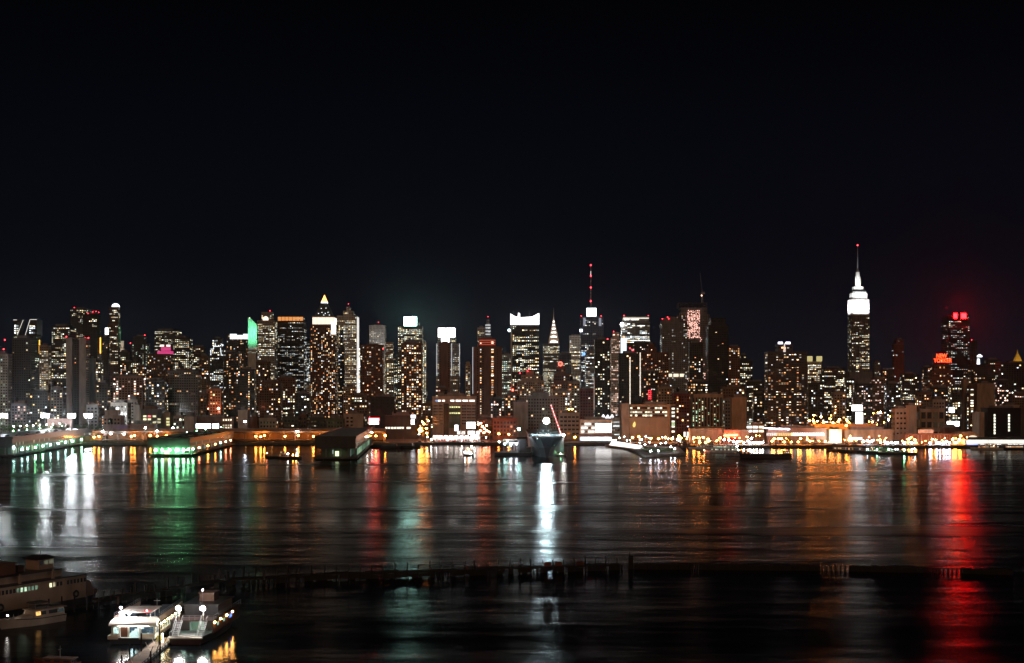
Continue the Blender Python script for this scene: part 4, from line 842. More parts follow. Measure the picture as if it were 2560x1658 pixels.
for i in range(4): 
    x = WX(2068 + i * 10, 1382); m = MB(r.location); m.box(x - .5, x + .5, 1376, 1377, G, G + .8); l_ = m.build('lamp_housing', W('steel'), r)
flood(r, (WX(2084, 1374), 1374, G + 1.2), (WX(2084, 1385), 1385, G + 5), 15, 1, 11000, (1, .86, .62))
r, st = lowb('long orange-lit low hall right of the white ribbed wall', 2103, 2232, 1076, 1390, 'tan', wins=False, roof=True, D=16); bay_doors(r, 2110, 2228, 8.5, 1094, 1112, 1390, 3)
panel(r, 'lit_entrance', 2121, 2155, 1094, 1099, 1389, emit('entrance_pink', (1, .8, .75), 2.4, False))
r, st = lowb('orange sodium-lit parking deck behind the ferry terminal', 2016, 2192, 1062, 1440, 'tan', wins=False, roof=False, D=24, style='h', fl=4)
for a, b_, y0_, y1_, lab in ((2128, 2156, 1012, 1028, 'large white billboard over the parking deck'), (2138, 2157, 1030, 1060, 'tall white lit poster under the large white billboard')):
    q = root('billboard', (WX((a + b_) / 2, 1475), 1475, G), lab, 'billboard'); framed_sign(q, 'sign_panel', a, b_, y0_, y1_, 1475 if y0_ < 1020 else 1478, emit('deckboard', (.93, .97, 1), 6))
    m = MB(q.location); m.tube((WX((a + b_) / 2 + 1, 1476), 1479.5, G), (WX((a + b_) / 2 + 1, 1476), 1479.5, WZ(y1_ - 2, 1476)), .5); m.build('support_post', W('steel'), q)
lowb('orange-lit tan office with long horizontal bands', 2228, 2268, 1023, 1480, 'tan', tone='w', p=.02, style='h', fl=5.5, name='office_block')
lowb('plain tan stair slab beside the banded tan office', 2265, 2292, 1015, 1470, 'tan', wins=False, D=12)
lowb('brown hall with a grid of dark panels', 2290, 2361, 1024, 1490, 'tan', tone='w', p=.02, style='g', bay=6, fl=9, ww=.85, wh=.9)
lowb('pale blue-lit small block behind the dark-panelled hall', 2322, 2362, 1000, 1640, 'conc', tone='k', p=.04)
r, st = lowb('orange-lit brick annex under the tan billboard', 2252, 2400, 1086, 1370, 'brick', wins=False, roof=False, D=14); bay_doors(r, 2258, 2396, 8, 1097, 1113, 1370, 4)
b_ = root('billboard', (WX(2314, 1365), 1366, WZ(1086, 1365)), 'long faded pale board on the brick annex roof', 'billboard'); panel(b_, 'sign_panel', 2295, 2333, 1074, 1083, 1366, wall_mat('faded_board', (.5, .45, .42)))
m = MB(b_.location)
for a in (2299, 2314, 2329): m.tube((WX(a, 1366), 1366.2, WZ(1086, 1366)), (WX(a, 1366), 1366.2, WZ(1076, 1366)), .2)
m.build('support_post', W('steel'), b_)
lowb('orange-lit brown block right of the dark-panelled hall', 2350, 2396, 1070, 1440, 'brown', wins=False)
for a, b_, y0_, y1_, lab in ((2371, 2386, 1018, 1032, 'square white billboard high above the brown block'), (2366, 2398, 1053, 1066, 'wide white billboard above the barrel-roofed hall')):
    q = root('billboard', (WX((a + b_) / 2, 1500), 1500, G), lab, 'billboard'); framed_sign(q, 'sign_panel', a, b_, y0_, y1_, 1500, emit('deckboard', (.93, .97, 1), 6))
    m = MB(q.location); m.tube((WX((a + b_) / 2, 1500), 1500.4, G), (WX((a + b_) / 2, 1500), 1500.4, WZ(y1_ - 2, 1500)), .5); m.build('support_post', W('steel'), q)
r, st = lowb('black hall with two columns of white windows', 2452, 2552, 1021, 1480, 'black', wins=False, D=22)
m = MB(r.location); m.box(WX(2444, 1482), WX(2456, 1482), 1476, 1500, G, WZ(1030, 1482)); m.build('side_pylon', W('tan'), r)
window_parts(r, (2486.5, 2522.5), (1038.5, 1046, 1053, 1061, 1068.5, 1076, 1083), 4.2, 5.4, 1480, lambda i, j: None if (i, j) == (1, 6) else (1.6, 1.6, 1.25))
lowb('tan slab at the right edge beside the black hall', 2550, 2600, 1022, 1490, 'tan', wins=False)
lowb('pale roof strip above the black hall', 2498, 2548, 1014, 1540, 'tan', wins=False)
r = root('barrel_roof_hall', (WX(2420, 1360), 1360, G), 'barrel-roofed hall with a lit arched front', 'hall'); Yb = 1360
m = MB(r.location); arc = [(WX(2420 + 31 * math.cos(t), Yb), WZ(1096 - 17 * math.sin(t), Yb)) for t in [math.pi * i / 14 for i in range(15)]]
m.prism([(WX(2389, Yb), G), (WX(2451, Yb), G)] + arc, Yb, Yb + 24); m.build('vault', W('tan'), r)
m = MB(r.location); arc = [(WX(2432 + 14 * math.cos(t), Yb), WZ(1098 - 9 * math.sin(t), Yb)) for t in [math.pi * i / 10 for i in range(11)]]
m.prism(arc, Yb - .5, Yb - .1); m.build('fanlight', emit('fanlight', (1, .9, .66), 1.2, False), r)
# white pier shed at right
r = root('pier_shed', (WX(2500, 1330), 1330, G), 'long glazed pier shed glowing white at the right edge', 'pier shed')
m = MB(r.location); X0, X1 = WX(2414, 1330), WX(2620, 1330); m.box(X0, X1, 1332, 1356, G, WZ(1098, 1330)); m.build('shed_wall', W('white'), r)
m = MB(r.location); m.box(X0 - 2, X1, 1328, 1358, WZ(1098, 1330), WZ(1094.5, 1330)); m.build('roof', W('dark'), r)
for i in range(26): panel(r, 'window', 2416 + i * 7, 2422.4 + i * 7, 1100, 1109, 1331.9, emit('shed_light', (1, .95, .85), 1.1, False), .3)
panel(r, 'glow_band', 2418, 2444, 1110, 1113.5, 1331.8, emit('band_blue', (.25, .4, 1), 2.5, False), .3)
for i in range(10):
    if i != 4: panel(r, 'entrance_light', 2450 + i * 14, 2461 + i * 14, 1111.5, 1117, 1331.8, emit('entrance', (1, .98, .95), 5), .3)

# ------------------------------------------------------------------ park, trees, field lamps
g = MB(); g.box(WX(-60, 1415), WX(257, 1415), 1412, 1600, G - 1, 9); g.build('park_terrace', wall_mat('park_earth', (.06, .065, .035)), kind='structure')
def leaf_mesh(seed, hgt, rad):
    rg = random.Random(seed); mb = MB()
    cl = [(Vector((rg.gauss(0, rad * .45), rg.gauss(0, rad * .45), hgt * rg.uniform(.42, .86))), rad * rg.uniform(.30, .52)) for _ in range(11)]
    for c, q in cl:
        for _ in range(46):
            d = Vector((rg.gauss(0, 1), rg.gauss(0, 1), rg.gauss(0, .8))).normalized() * q * rg.uniform(.55, 1.05); p = c + d
            u = Vector((rg.gauss(0, 1), rg.gauss(0, 1), rg.gauss(0, 1))).normalized(); v = u.orthogonal().normalized(); s = rg.uniform(.28, .62)
            mb.poly([p - u * s, p - v * s * .6, p + u * s, p + v * s * .6])
    return mb, cl
def trunk_mesh(seed, hgt, cl):
    rg = random.Random(seed); mb = MB(); top = Vector((rg.uniform(-.4, .4), rg.uniform(-.4, .4), hgt * .48)); mb.tube((0, 0, -.2), top, .34, .2, 7)
    for c, q in cl[:6]: mb.tube(top, c, .15, .05, 5)
    return mb
LEAF = wall_mat('foliage', (.07, .10, .03), .7, .5, .8); BARK = wall_mat('bark', (.07, .05, .035), .9)
TREES = []
for k, (h_, r_) in enumerate(((12.5, 5.2), (10.5, 5.6), (14, 5.0))):
    t = root('park_tree', (0, -500, 0), 'x', 'tree'); mb, cl = leaf_mesh(40 + k, h_, r_); trunk_mesh(60 + k, h_, cl).build('trunk', BARK, t); mb.build('crown', LEAF, t); TREES.append(t)
used = [0, 0, 0]
def tree(px, Y, z, k, label, group, s=1.0):
    t = TREES[k] if not used[k] else copy_tree(TREES[k]); used[k] = 1
    t.location = (WX(px, Y), Y, z); t.rotation_euler = (0, 0, (px * 1.7) % 6.28); t.scale = (s, s, s); tag(t, label, 'tree', group)
for i, px_ in enumerate((4, 24, 44, 60, 78, 98, 116, 134, 152, 172, 190, 208, 226, 246)):
    tree(px_, 1455 + (i * 37) % 40, 9, i % 3, 'dark leafy park tree under the white field lamps, %s from left' % ORD[i], 'park trees at the left', 1.0 + .08 * ((i * 5) % 3))
for i, px_ in enumerate((14, 36, 66, 108)):
    tree(px_, 1419, 7.5, (i + 1) % 3, 'small warm-lit tree along the front of the park, %s from left' % ORD[i], 'front park trees', .42)
for i, (px_, Y_) in enumerate(((1974, 1330), (2004, 1328), (2020, 1336), (2036, 1330), (2052, 1332))):
    tree(px_, Y_, G, i % 3, 'dark tree before the ferry terminal front, %s from left' % ORD[i], 'trees before the ferry terminal', .62)
for i, (px_, Y_) in enumerate(((1200, 1480), (1218, 1470), (1232, 1490))):
    tree(px_, Y_, G, i % 3, 'black treetop beside the brick riverside shed, %s from left' % ORD[i], 'dark trees near the market', 1.3)
tree(1608, 1180, 2.6, 1, 'small green tree on the lawn pier', None, .5)
FIELD = emit('field_lamp', (.90, .96, 1), 430)
FIELD_B = emit('field_lamp_rear', (.90, .96, 1), 340)
def field_mast(px, py, Y, label, wpx=17):
    p = WP(px, py, Y); r = root('field_lamp_mast', (p.x, Y, 9), label, 'floodlight')
    m = MB(r.location); m.tube((p.x, Y, 9), (p.x, Y, p.z - 1), .45, .25, 8); m.box(p.x - 3.4, p.x + 3.4, Y - .1, Y + .3, p.z - 1.3, p.z - .9); m.box(p.x - 3.4, p.x + 3.4, Y - .1, Y + .3, p.z + .7, p.z + 1.1); m.build('mast', W('steel'), r)
    for i in range(4):
        for j in range(2):
            x = p.x - 3.3 + i * 2.2; z = p.z - .7 + j * 2.2
            m = MB(r.location); m.tube((x, Y - .1, z), (x, Y - .7, z - .25), .35, 1.05, 8); h_ = m.build('lamp_housing', W('steel'), r)
            m = MB(r.location); m.tube((x, Y - .72, z - .26), (x, Y - .80, z - .28), 1.0, 1.0, 8); m.build('lamp_glass', FIELD, h_); m = MB(r.location); m.tube((x, Y + .36, z - .1), (x, Y + .44, z - .12), 1.0, 1.0, 8); m.build('lamp_glass', FIELD_B, h_)
field_mast(9, 1040, 1500, 'leftmost white field floodlight mast at the picture edge')
field_mast(113, 1040, 1500, 'white field floodlight mast left of the two-slab tower')
field_mast(179, 1040, 1500, 'white field floodlight mast in front of the two-slab tower')
field_mast(221, 1040, 1510, 'rightmost white field floodlight mast of the park')
# street lamps ---------------------------------------------------
LAMP = dict(o=emit('sodium', (1, .26, .035), 185), w=emit('mercury', (1, .93, .85), 110), b=emit('halide', (.80, .86, 1), 130), g=emit('pier_green', (.28, 1, .42), 260), r=emit('lamp_red', (1, .22, .10), 120), c=emit('pier_cyan', (.5, 1, .9), 90))
LM = {}
def lamp(px, py, Y, kind, label, group, z0=G, rad=1.05, name='street_lamp'):
    p = WP(px, py, Y)
    if p.z - z0 < 2: p.z = z0 + 2
    r = root(name, (p.x, Y, z0), label, 'street lamp', group); hgt = p.z - z0
    m = MB(); m.tube((0, .0, 0), (0, 0, hgt - .3), .16, .09, 6); m.tube((0, 0, hgt - .35), (0, -.9, hgt - .05), .07, .06, 5); m.build('pole', W('steel'), r)
    key = (kind, rad)
    if key not in LM:
        q = MB(); q.ball((0, 0, 0), rad, 8, 5, .7); o_ = q.build('lamp_head', LAMP[kind], r); LM[key] = o_.data
    else: o_ = bpy.data.objects.new('lamp_head', LM[key]); sc.collection.objects.link(o_); o_.parent = r
    o_.location = (0, -.9, hgt)
rows = [
 ('orange lamp glowing under the elevated highway', 'o', 1409, [(236, 1093), (248, 1091), (329, 1091), (337, 1089), (376, 1089), (394, 1091), (417, 1089), (640, 1091), (652, 1092), (661, 1089), (713, 1091), (746, 1089), (784, 1091), (808, 1089), (860, 1090), (940, 1090), (963, 1089)]),
 ('white lamp on the highway parapet at left', 'w', 1411, [(258, 1079), (277, 1085), (310, 1086), (393, 1078), (364, 1070), (743, 1078)]),
 ('orange street lamp in the cross street left of the market', 'o', 1446, [(1056, 1055), (1071, 1052), (1060, 1060), (1066, 1071), (1055, 1077), (1067, 1083), (1052, 1070), (1048, 1074), (1050, 1079)]),
 ('reddish street lamp in the cross street right of the market', 'r', 1450, [(1196, 1061), (1202, 1058), (1206, 1066), (1211, 1072), (1217, 1077), (1223, 1080), (1210, 1082), (1201, 1077)]),
 ('orange lamp by the brick shed left of the carrier', 'o', 1440, [(1247, 1085), (1272, 1086)]),
 ('orange lamp before the pale gridded loft', 'o', 1420, [(1437, 1093), (1404, 1098)]),
 ('amber lamp on the tan deco block', 'o', 1620, [(1422, 1023), (1430, 1023)]),
 ('orange promenade lamp before the tan warehouse', 'o', 1400, [(1581, 1094), (1597, 1092), (1627, 1096), (1646, 1097), (1663, 1094), (1680, 1097), (1697, 1090), (1702, 1095)]),
 ('orange lamp before the orange-lit wall by the marina', 'o', 1335, [(1735, 1094), (1748, 1095), (1758, 1094), (1770, 1098), (1749, 1106), (1764, 1107), (1801, 1095), (1770, 1103)]),
 ('white lamp along the marina promenade', 'w', 1330, [(1810, 1099), (1822, 1100), (1833, 1103), (1846, 1104), (1859, 1106), (1840, 1105)]),
 ('warm white lamp of the bright quay left of the ferry terminal', 'w', 1330, [(1870, 1102), (1878, 1096), (1884, 1107), (1892, 1106), (1900, 1108), (1906, 1106), (1874, 1108)]),
 ('orange lamp before the mauve ferry terminal', 'o', 1330, [(1930, 1103), (1935, 1097), (1946, 1097), (1953, 1097), (1960, 1105), (1978, 1105), (1995, 1105), (2001, 1097), (2018, 1099), (2025, 1103), (2063, 1104)]),
 ('orange lamp on the sodium-lit parking deck', 'o', 1430, [(2023, 1052), (2034, 1038), (2033, 1053), (2043, 1053), (2052, 1042), (2075, 1047), (2082, 1057), (2095, 1055), (2117, 1052), (2115, 1064), (2098, 1049), (2181, 1055), (2058, 1056)]),
 ('blue-white pier lamp right of the white ribbed wall', 'b', 1325, [(2158, 1103), (2168, 1102), (2175, 1104), (2182, 1101), (2212, 1105), (2219, 1109), (2238, 1111), (2243, 1107), (2260, 1110), (2279, 1111), (2228, 1106), (2324, 1108), (2341, 1108), (2359, 1108), (2373, 1109), (2366, 1104), (2326, 1115), (2349, 1116)]),
 ('orange lamp before the brick annex at right', 'o', 1335, [(2199, 1100), (2201, 1106), (2271, 1098), (2287, 1100), (2289, 1107), (2330, 1098), (2338, 1100), (2381, 1099), (2398, 1098), (2401, 1090), (2386, 1107), (2390, 1108), (2270, 1106), (2122, 1100), (2128, 1101), (2140, 1100)]),
 ('blue-white lamp on the tall poster corner above the banded office', 'b', 1450, [(2200, 1031), (2221, 1050)]),
]
for lab, kd, Y_, pts in rows:
    for k, (a, b_) in enumerate(sorted(pts)): lamp(a, b_, Y_, kd, lab + ', %s from left' % ORD[k], lab + ' row')
rgl = random.Random(91)
for lab, kd, Y_, x0_, x1_, y0_, y1_, n_ in (('small amber quay light before the tan warehouse and marina', 'o', 1345, 1700, 1900, 1088, 1106, 20), ('small amber quay light between terminal and green-lit boats', 'o', 1345, 1905, 2230, 1090, 1107, 20),
        ('small amber quay light before the brick annex and barrel hall', 'o', 1340, 2235, 2420, 1092, 1108, 16), ('small warm light along the promenade right of the white car park', 'w', 1405, 1520, 1700, 1090, 1104, 16),
        ('small warm light along the quay below the art deco warehouse', 'w', 1412, 1040, 1240, 1084, 1103, 16), ('small amber light in the dark blocks above the parking deck', 'o', 1470, 2020, 2230, 1028, 1062, 14)):
    for k, a in enumerate(sorted(rgl.uniform(x0_, x1_) for _ in range(n_))): lamp(a, rgl.uniform(y0_, y1_), Y_, kd, lab + ', %s from left' % ORD[k], lab + ' row', rad=.5)
lamp(613, 1054, 1530, 'b', 'white floodlamp before the tan blank tower block', None, rad=1.3)
lamp(433, 1070, 1480, 'b', 'white lamp behind the green pier roof', None, rad=1.3)
lamp(547, 1021, 1790, 'r', 'pinkish lamp beside the short tan apartment house', None, rad=1.6)
for i in range(8): lamp(35 + i * 16.4, 1066.5 - i * 1.0, 1412, 'w', 'small white lamp along the park front, %s from left' % ORD[i], 'park front lamps', z0=9, rad=.55)

# ------------------------------------------------------------------ elevated highway
r = root('elevated_highway', (WX(580, 1412), 1412, G), 'two-level elevated highway along the left bank lit orange below', 'highway')
X0, X1 = WX(231, 1412), WX(960, 1412)
m = MB(r.location); m.box(X0, X1, 1412, 1434, 12.3, 13.4); m.build('upper_deck', W('deck'), r)
m = MB(r.location); m.box(X0, X1, 1411.6, 1412.2, 13.4, 14.4); m.build('parapet', W('steel'), r)
m = MB(r.location); m.box(X0, X1, 1434, 1434.6, 13.4, 17); m.build('noise_wall', W('pink'), r)
m = MB(r.location); m.box(X0, X1, 1404, 1434, 4.1, 5.0); m.build('lower_deck', W('deck'), r)
m = MB(r.location); m.box(X0, X1, 1433, 1433.6, G, 12.3); m.build('back_wall', W('tan'), r)  # wall added to catch the orange lamp light
for i in range(24):
    x = X0 + (X1 - X0) * i / 23; m = MB(r.location); m.box(x - .45, x + .45, 1412.2, 1413.2, G, 12.3); m.frus(x - 2.4, x + 2.4, 1412.2, 1413.2, 12.3, 10.6, 1, .18); m.build('column', W('steel'), r)
for i in range(22):
    x = X0 + (X1 - X0) * (i + .5) / 22; m = MB(r.location); m.box(x - .8, x + .8, 1415, 1416, 3.75, 4.05); m.build('underdeck_lamp', emit('underdeck', (1, .42, .10), 17), r)

# ------------------------------------------------------------------ terminal piers
def car_parts(loc, rz, col, label, group):
    r = root('parked_car', loc, label, 'car', group, rz); m = MB()
    m.hexa([(-.9, -2.2, .35), (.9, -2.2, .35), (.9, 2.2, .35), (-.9, 2.2, .35), (-.85, -2.1, .95), (.85, -2.1, .95), (.85, 2.1, .85), (-.85, 2.1, .85)]); m.build('car_body', col, r)
    m = MB(); m.hexa([(-.82, -1.5, .9), (.82, -1.5, .9), (.82, 1.1, .9), (-.82, 1.1, .9), (-.65, -.9, 1.5), (.65, -.9, 1.5), (.65, .5, 1.5), (-.65, .5, 1.5)]); m.build('cabin', W('navy'), r)
    for sx in (-.9, .7):
        for sy in (-1.4, 1.4): m = MB(); m.tube((sx, sy, .33), (sx + .2, sy, .33), .33, n=8); m.build('wheel', W('black'), r)
def pier_shed(label, px, py, wid, length, th, ztop, side_lamps, front_lamps, kinds, seed, lit=.4, tone='g', name='pier_shed'):
    Y = H * F / (py - HY); X = WX(px, Y); rg = random.Random(seed)
    r = root(name, (X, Y, 0), label, 'pier shed', rz=th); q = lambda: MB()
    m = q(); m.box(-wid - 1.5, 1.5, -1.5, length, .9, 2.1); m.build('pier_deck', W('deck'), r)
    m = q()
    for i in range(int(length / 9)):
        for x in (-wid - .8, .8): m.tube((x, i * 9, -2), (x, i * 9, .9), .35, n=5)
    for i in range(int(wid / 4)): m.tube((-wid + i * 4, -.8, -2), (-wid + i * 4, -.8, .9), .35, n=5)
    m.build('support_pile', W('wood'), r, 'stuff')
    zm = ztop * .50
    m = q(); m.box(-wid + 5, -5, 5, length, 2.1, zm); m.build('inner_wall', W('green' if tone == 'g' else 'grey'), r)
    for i in range(int(length / 10)):
        m = q(); m.box(-.7, .1, i * 10, i * 10 + .9, 2.1, zm); m.build('column', W('steel'), r)
    for i in range(1, int(wid / 6)):
        m = q(); m.box(-i * 6 - .4, -i * 6 + .4, .1, .9, 2.1, zm); m.build('column', W('steel'), r)
    m = q(); m.box(-wid, 0, 0, length, zm, ztop - 1); m.build('upper_storey', W('dark'), r)
    m = q(); m.box(-wid - .6, .6, -.6, length, ztop - 1, ztop - .2)
    for a in ((-wid - .6, -wid - .2, -.6, length), (.2, .6, -.6, length), (-wid - .2, .2, -.6, -.2)): m.box(a[0], a[1], a[2], a[3], ztop - .2, ztop + .8)
    m.build('roof_deck', W('dark'), r)
    m = MB(); n = int(length / 4)
    for i in range(n):
        c = (.05, .045, .03) if rg.random() > .12 else tuple(v * .5 for v in rg.choice(TONE[tone]))
        m.poly([(.12, i * 4 + 1, zm + 1.5), (.12, i * 4 + 3, zm + 1.5), (.12, i * 4 + 3, zm + 4), (.12, i * 4 + 1, zm + 4)], c)
        if rg.random() < lit: c = sc3(rg.choice(TONE[tone]), rg.uniform(.15, .8)); m.poly([(-4.9, i * 4 + .6, 2.4), (-4.9, i * 4 + 3.4, 2.4), (-4.9, i * 4 + 3.4, zm - 1.5), (-4.9, i * 4 + .6, zm - 1.5)], c)
    m.build('window_grid', glow_mat(), r, 'stuff')
    for k, (s, zz) in enumerate(side_lamps):
        m = q(); m.ball((.9, s, zz), .75, 8, 5, .8); m.build('deck_lamp', LAMP[kinds[k % len(kinds)]], r)
    for (s, zz, kd, rad) in front_lamps:
        m = q(); m.ball((-s, -.8, zz), rad, 8, 5, .8); m.build('deck_lamp', LAMP[kd], r)
    return r, X, Y
pr1, X_, Y_ = pier_shed('long two-storey pier shed with cyan deck lamps at the left edge', 31, 1143.5, 40, 345, math.radians(7.9), 16.6,
    [(30, 5.4), (52, 5.4), (82, 5.5), (112, 5.5), (145, 5.5), (180, 5.6), (215, 5.6), (250, 5.6), (300, 5.8), (330, 5.8)], [(-1.2, 9, 'c', .7)], 'ccggcccgg', 5, .55)
pr2, X2_, Y2_ = pier_shed('green-lit pier shed with a row of lamps on its river end', 474, 1141, 36, 275, math.radians(4.4), 15,
    [(12, 6), (45, 5.8), (95, 5.6), (140, 5.6), (175, 5.6), (210, 5.8), (245, 6)], [(28.5, 5.4, 'g', .95), (23, 5.4, 'g', .95), (16.8, 5.4, 'g', .95), (10.5, 5.5, 'g', 1.5), (5, 5.4, 'g', .95), (1.2, 6, 'g', .7)], 'groocrrwg', 6, .5)
m = MB(); m.box(-21.5, -17.5, -.9, -.6, 2.2, 4.8); m.build('lit_doorway', emit('doorway', (1, .7, .3), 3, False), pr2)
pr3, X3_, Y3_ = pier_shed('black pier shed with greenish windows along its right side', 889, 1150, 33, 350, math.radians(4.0), 18.6, [(200, 13), (320, 14)], [], 'ww', 7, .05)
m = MB(); rg = random.Random(31)
for i in range(26):
    if rg.random() < .8:
        b_ = rg.uniform(.2, .75); m.poly([(.16, 20 + i * 10, 3), (.16, 27 + i * 10, 3), (.16, 27 + i * 10, 8.3), (.16, 20 + i * 10, 8.3)], (.55 * b_, 1 * b_, .62 * b_))
m.build('side_window_grid', glow_mat(), pr3, 'stuff')
m = MB(); m.box(-16.5, -13.5, -1.0, -.7, 3.2, 7.2); m.build('lit_doorway', emit('doorway_green', (.8, 1, .55), 1.6, False), pr3)
m = MB(); m.box(-18.6, -18.1, -.9, -.7, 5, 8.2); m.build('lit_slit', emit('slit', (.7, .9, .8), .7, False), pr3)
cols = [W('white'), W('navy'), W('red'), W('steel'), W('paint')]
for pr, (rx, ry), zt_, n_, lab, grp in ((pr2, (X2_, Y2_), 14.8, 16, 'parked car on the green-lit pier roof', 'cars on the green pier roof'), (pr1, (X_, Y_), 16.4, 14, 'parked car on the left pier roof', 'cars on the left pier roof')):
    th = pr.rotation_euler.z
    for i in range(n_):
        lx, ly = -4 - (i % 2) * 12, 30 + i * (14 if n_ == 16 else 20)
        car_parts((rx + lx * math.cos(th) - ly * math.sin(th), ry + lx * math.sin(th) + ly * math.cos(th), zt_), th + math.pi / 2, cols[i % 5], '%s %s, %s from the river end' % (('white', 'dark blue', 'red', 'grey', 'cream')[i % 5], lab, ORD[i]), grp)
    for i in range(5):
        lx, ly = -10, 45 + i * 52; px_w = rx + lx * math.cos(th) - ly * math.sin(th); py_w = ry + lx * math.sin(th) + ly * math.cos(th)
        q = root('roof_lamp', (px_w, py_w, zt_), 'green lamp post among ' + ('the cars on the green-lit pier roof' if n_ == 16 else 'the cars on the left pier roof') + ', %s from the river end' % ORD[i], 'street lamp', grp.replace('cars', 'lamps'))
        m = MB(); m.tube((0, 0, 0), (0, 0, 5), .12); m.build('pole', W('steel'), q); m = MB(); m.ball((0, 0, 5), .35); m.build('lamp_head', emit('roof_green', (.25, 1, .4), 75), q)

rgc = random.Random(12)
for k, a in enumerate(sorted(rgc.uniform(1900, 2400) for _ in range(20))): car_parts((WX(a, 1318), 1318 + rgc.uniform(0, 8), G), math.pi / 2 + rgc.uniform(-.1, .1), cols[k % 5], '%s car parked on the right quay, %s from left' % (('white', 'dark blue', 'red', 'grey', 'cream')[k % 5], ORD[k]), 'cars on the right quay')
for k, a in enumerate(sorted(rgc.uniform(1040, 1280) for _ in range(14))): car_parts((WX(a, 1406), 1404 + rgc.uniform(0, 8), G), math.pi / 2 + rgc.uniform(-.1, .1), cols[k % 5], '%s car parked before the market hall, %s from left' % (('white', 'dark blue', 'red', 'grey', 'cream')[k % 5], ORD[k]), 'cars before the market hall')
# ------------------------------------------------------------------ boats
def hull_mb(length, beam, free, draft=.6, bow=1.2, stern=.85, sheer=.6, n=9, full=.55):
    """local: bow at +y, stern at y=0; returns hull MB and deck MB"""
    hb, db = MB(), MB(); st = []
    for i in range(n + 1):
        t = i / n; y = length * t
        w = beam / 2 * ((stern + (1 - stern) * min(1, t / .3)) if t < .3 else (1 if t < full else max(.03, 1 - ((t - full) / (1 - full)) ** 1.9)))
        z = free + sheer * max(0, (t - .35) / .65) ** 2; wl = w * (.86 if t < .6 else .86 - .45 * (t - .6) / .4); yo = bow * max(0, (t - .75) / .25)
        st.append([(-w, y + yo, z), (-wl, y, 0), (-wl * .6, y, -draft), (wl * .6, y, -draft), (wl, y, 0), (w, y + yo, z)])
    for a, b in zip(st, st[1:]):
        for k in range(5): hb.poly([a[k], a[k + 1], b[k + 1], b[k]])
        db.poly([(a[0][0], a[0][1], a[0][2] - .25), (a[5][0], a[5][1], a[5][2] - .25), (b[5][0], b[5][1], b[5][2] - .25), (b[0][0], b[0][1], b[0][2] - .25)])
    hb.poly(st[0]); return hb, db
def craft(label, px, py, length, beam, heading, hullc, housec, lights=(), free=1.6, houses=((.2, .6, .8, 2.2),), tone='w', lit=.5, mast=4, name='moored_boat', group=None):
    Y = H * F / (py - HY); r = root(name, (WX(px, Y), Y, 0), label, 'boat', group, rz=heading)
    hb, db = hull_mb(length, beam, free); hb.build('hull', W(hullc), r); db.build('boat_deck', W('deck'), r); rg = random.Random(int(px))
    z = free - .25; win = MB()
    for (a, b, w, h_) in houses:
        m = MB(); y0, y1, hw = length * a, length * b, beam * w / 2; m.frus(-hw, hw, y0, y1, z, z + h_, .94); m.box(-hw * 1.04, hw * 1.04, y0 - .2, y1 + .3, z + h_, z + h_ + .15); m.build('deckhouse', W(housec), r)
        k = max(2, int((y1 - y0) / 1.6))
        for i in range(k):
            for s in (-1, 1):
                ya, yb_ = y0 + (y1 - y0) * (i + .2) / k, y0 + (y1 - y0) * (i + .8) / k; c = sc3(rg.choice(TONE[tone]), rg.uniform(.4, 1.6)) if rg.random() < lit else (.003, .003, .003)
                xw = s * (hw * .985 + .03); win.poly([(xw, ya, z + h_ * .45), (xw, yb_, z + h_ * .45), (xw * .985, yb_, z + h_ * .82), (xw * .985, ya, z + h_ * .82)], c)
        for i in range(3):
            xa = -hw * .8 + i * hw * .55; c = sc3(rg.choice(TONE[tone]), rg.uniform(.4, 1.6)) if rg.random() < lit else (.003, .003, .003)
            win.poly([(xa, y0 - .05, z + h_ * .4), (xa + hw * .45, y0 - .05, z + h_ * .4), (xa + hw * .45, y0 - .02, z + h_ * .82), (xa, y0 - .02, z + h_ * .82)], c)
        z += h_ + .15
    win.build('cabin_window', glow_mat(), r, 'stuff')
    if mast: m = MB(); m.tube((0, length * .45, z), (0, length * .45, z + mast), .1, .05); m.tube((-beam * .2, length * .45, z + mast * .7), (beam * .2, length * .45, z + mast * .7), .05); m.build('mast', W('steel'), r)
    for (lx, ly, lz, kd, rad) in lights:
        m = MB(); m.ball((lx * beam, ly * length, lz), rad, 7, 4); m.build('deck_light', LAMP[kd], r)
    return r
craft('small dark tug with warm deck lights between the two left piers', 752, 1147, 30, 8, math.radians(82), 'black', 'oldpaint', [(-.3, .2, 3.2, 'o', .5), (-.3, .35, 4.2, 'w', .5), (-.4, .1, 3.0, 'o', .45), (0, .98, 4.5, 'r', .4)], houses=((.35, .6, .6, 2.4), (.45, .58, .4, 2.2)), mast=8, name='tug')
craft('little ferry with bright deck lights off the market hall', 1168, 1140, 22, 8, math.radians(-8), 'black', 'white', [(-.25, .05, 3.4, 'w', .5), (.2, .05, 3.4, 'w', .5), (0, .2, 6, 'o', .4), (.45, .02, 2, 'w', .35)], houses=((.1, .8, .85, 2.4), (.2, .6, .7, 2.2)), lit=.9, name='small_ferry')
craft('long dark work barge with a lit cabin off the ferry terminal', 1978, 1146, 42, 10, math.radians(84), 'black', 'brown', [(-.2, .1, 3.5, 'o', .35)], free=3.6, houses=((.04, .16, .7, 2.6),), mast=0, name='work_barge')
craft('white excursion boat moored left in the marina', 1800, 1124, 30, 8, math.radians(76), 'white', 'white', [], houses=((.1, .8, .85, 2.4), (.2, .65, .75, 2.3)), lit=.3)
craft('white excursion boat with lit windows in the middle of the marina', 1853, 1132, 34, 9, math.radians(74), 'white', 'white', [(-.2, .1, 5.8, 'w', .4), (-.4, .99, 2.2, 'r', .4)], houses=((.1, .85, .85, 2.4), (.15, .7, .75, 2.3)), tone='g', lit=.7)
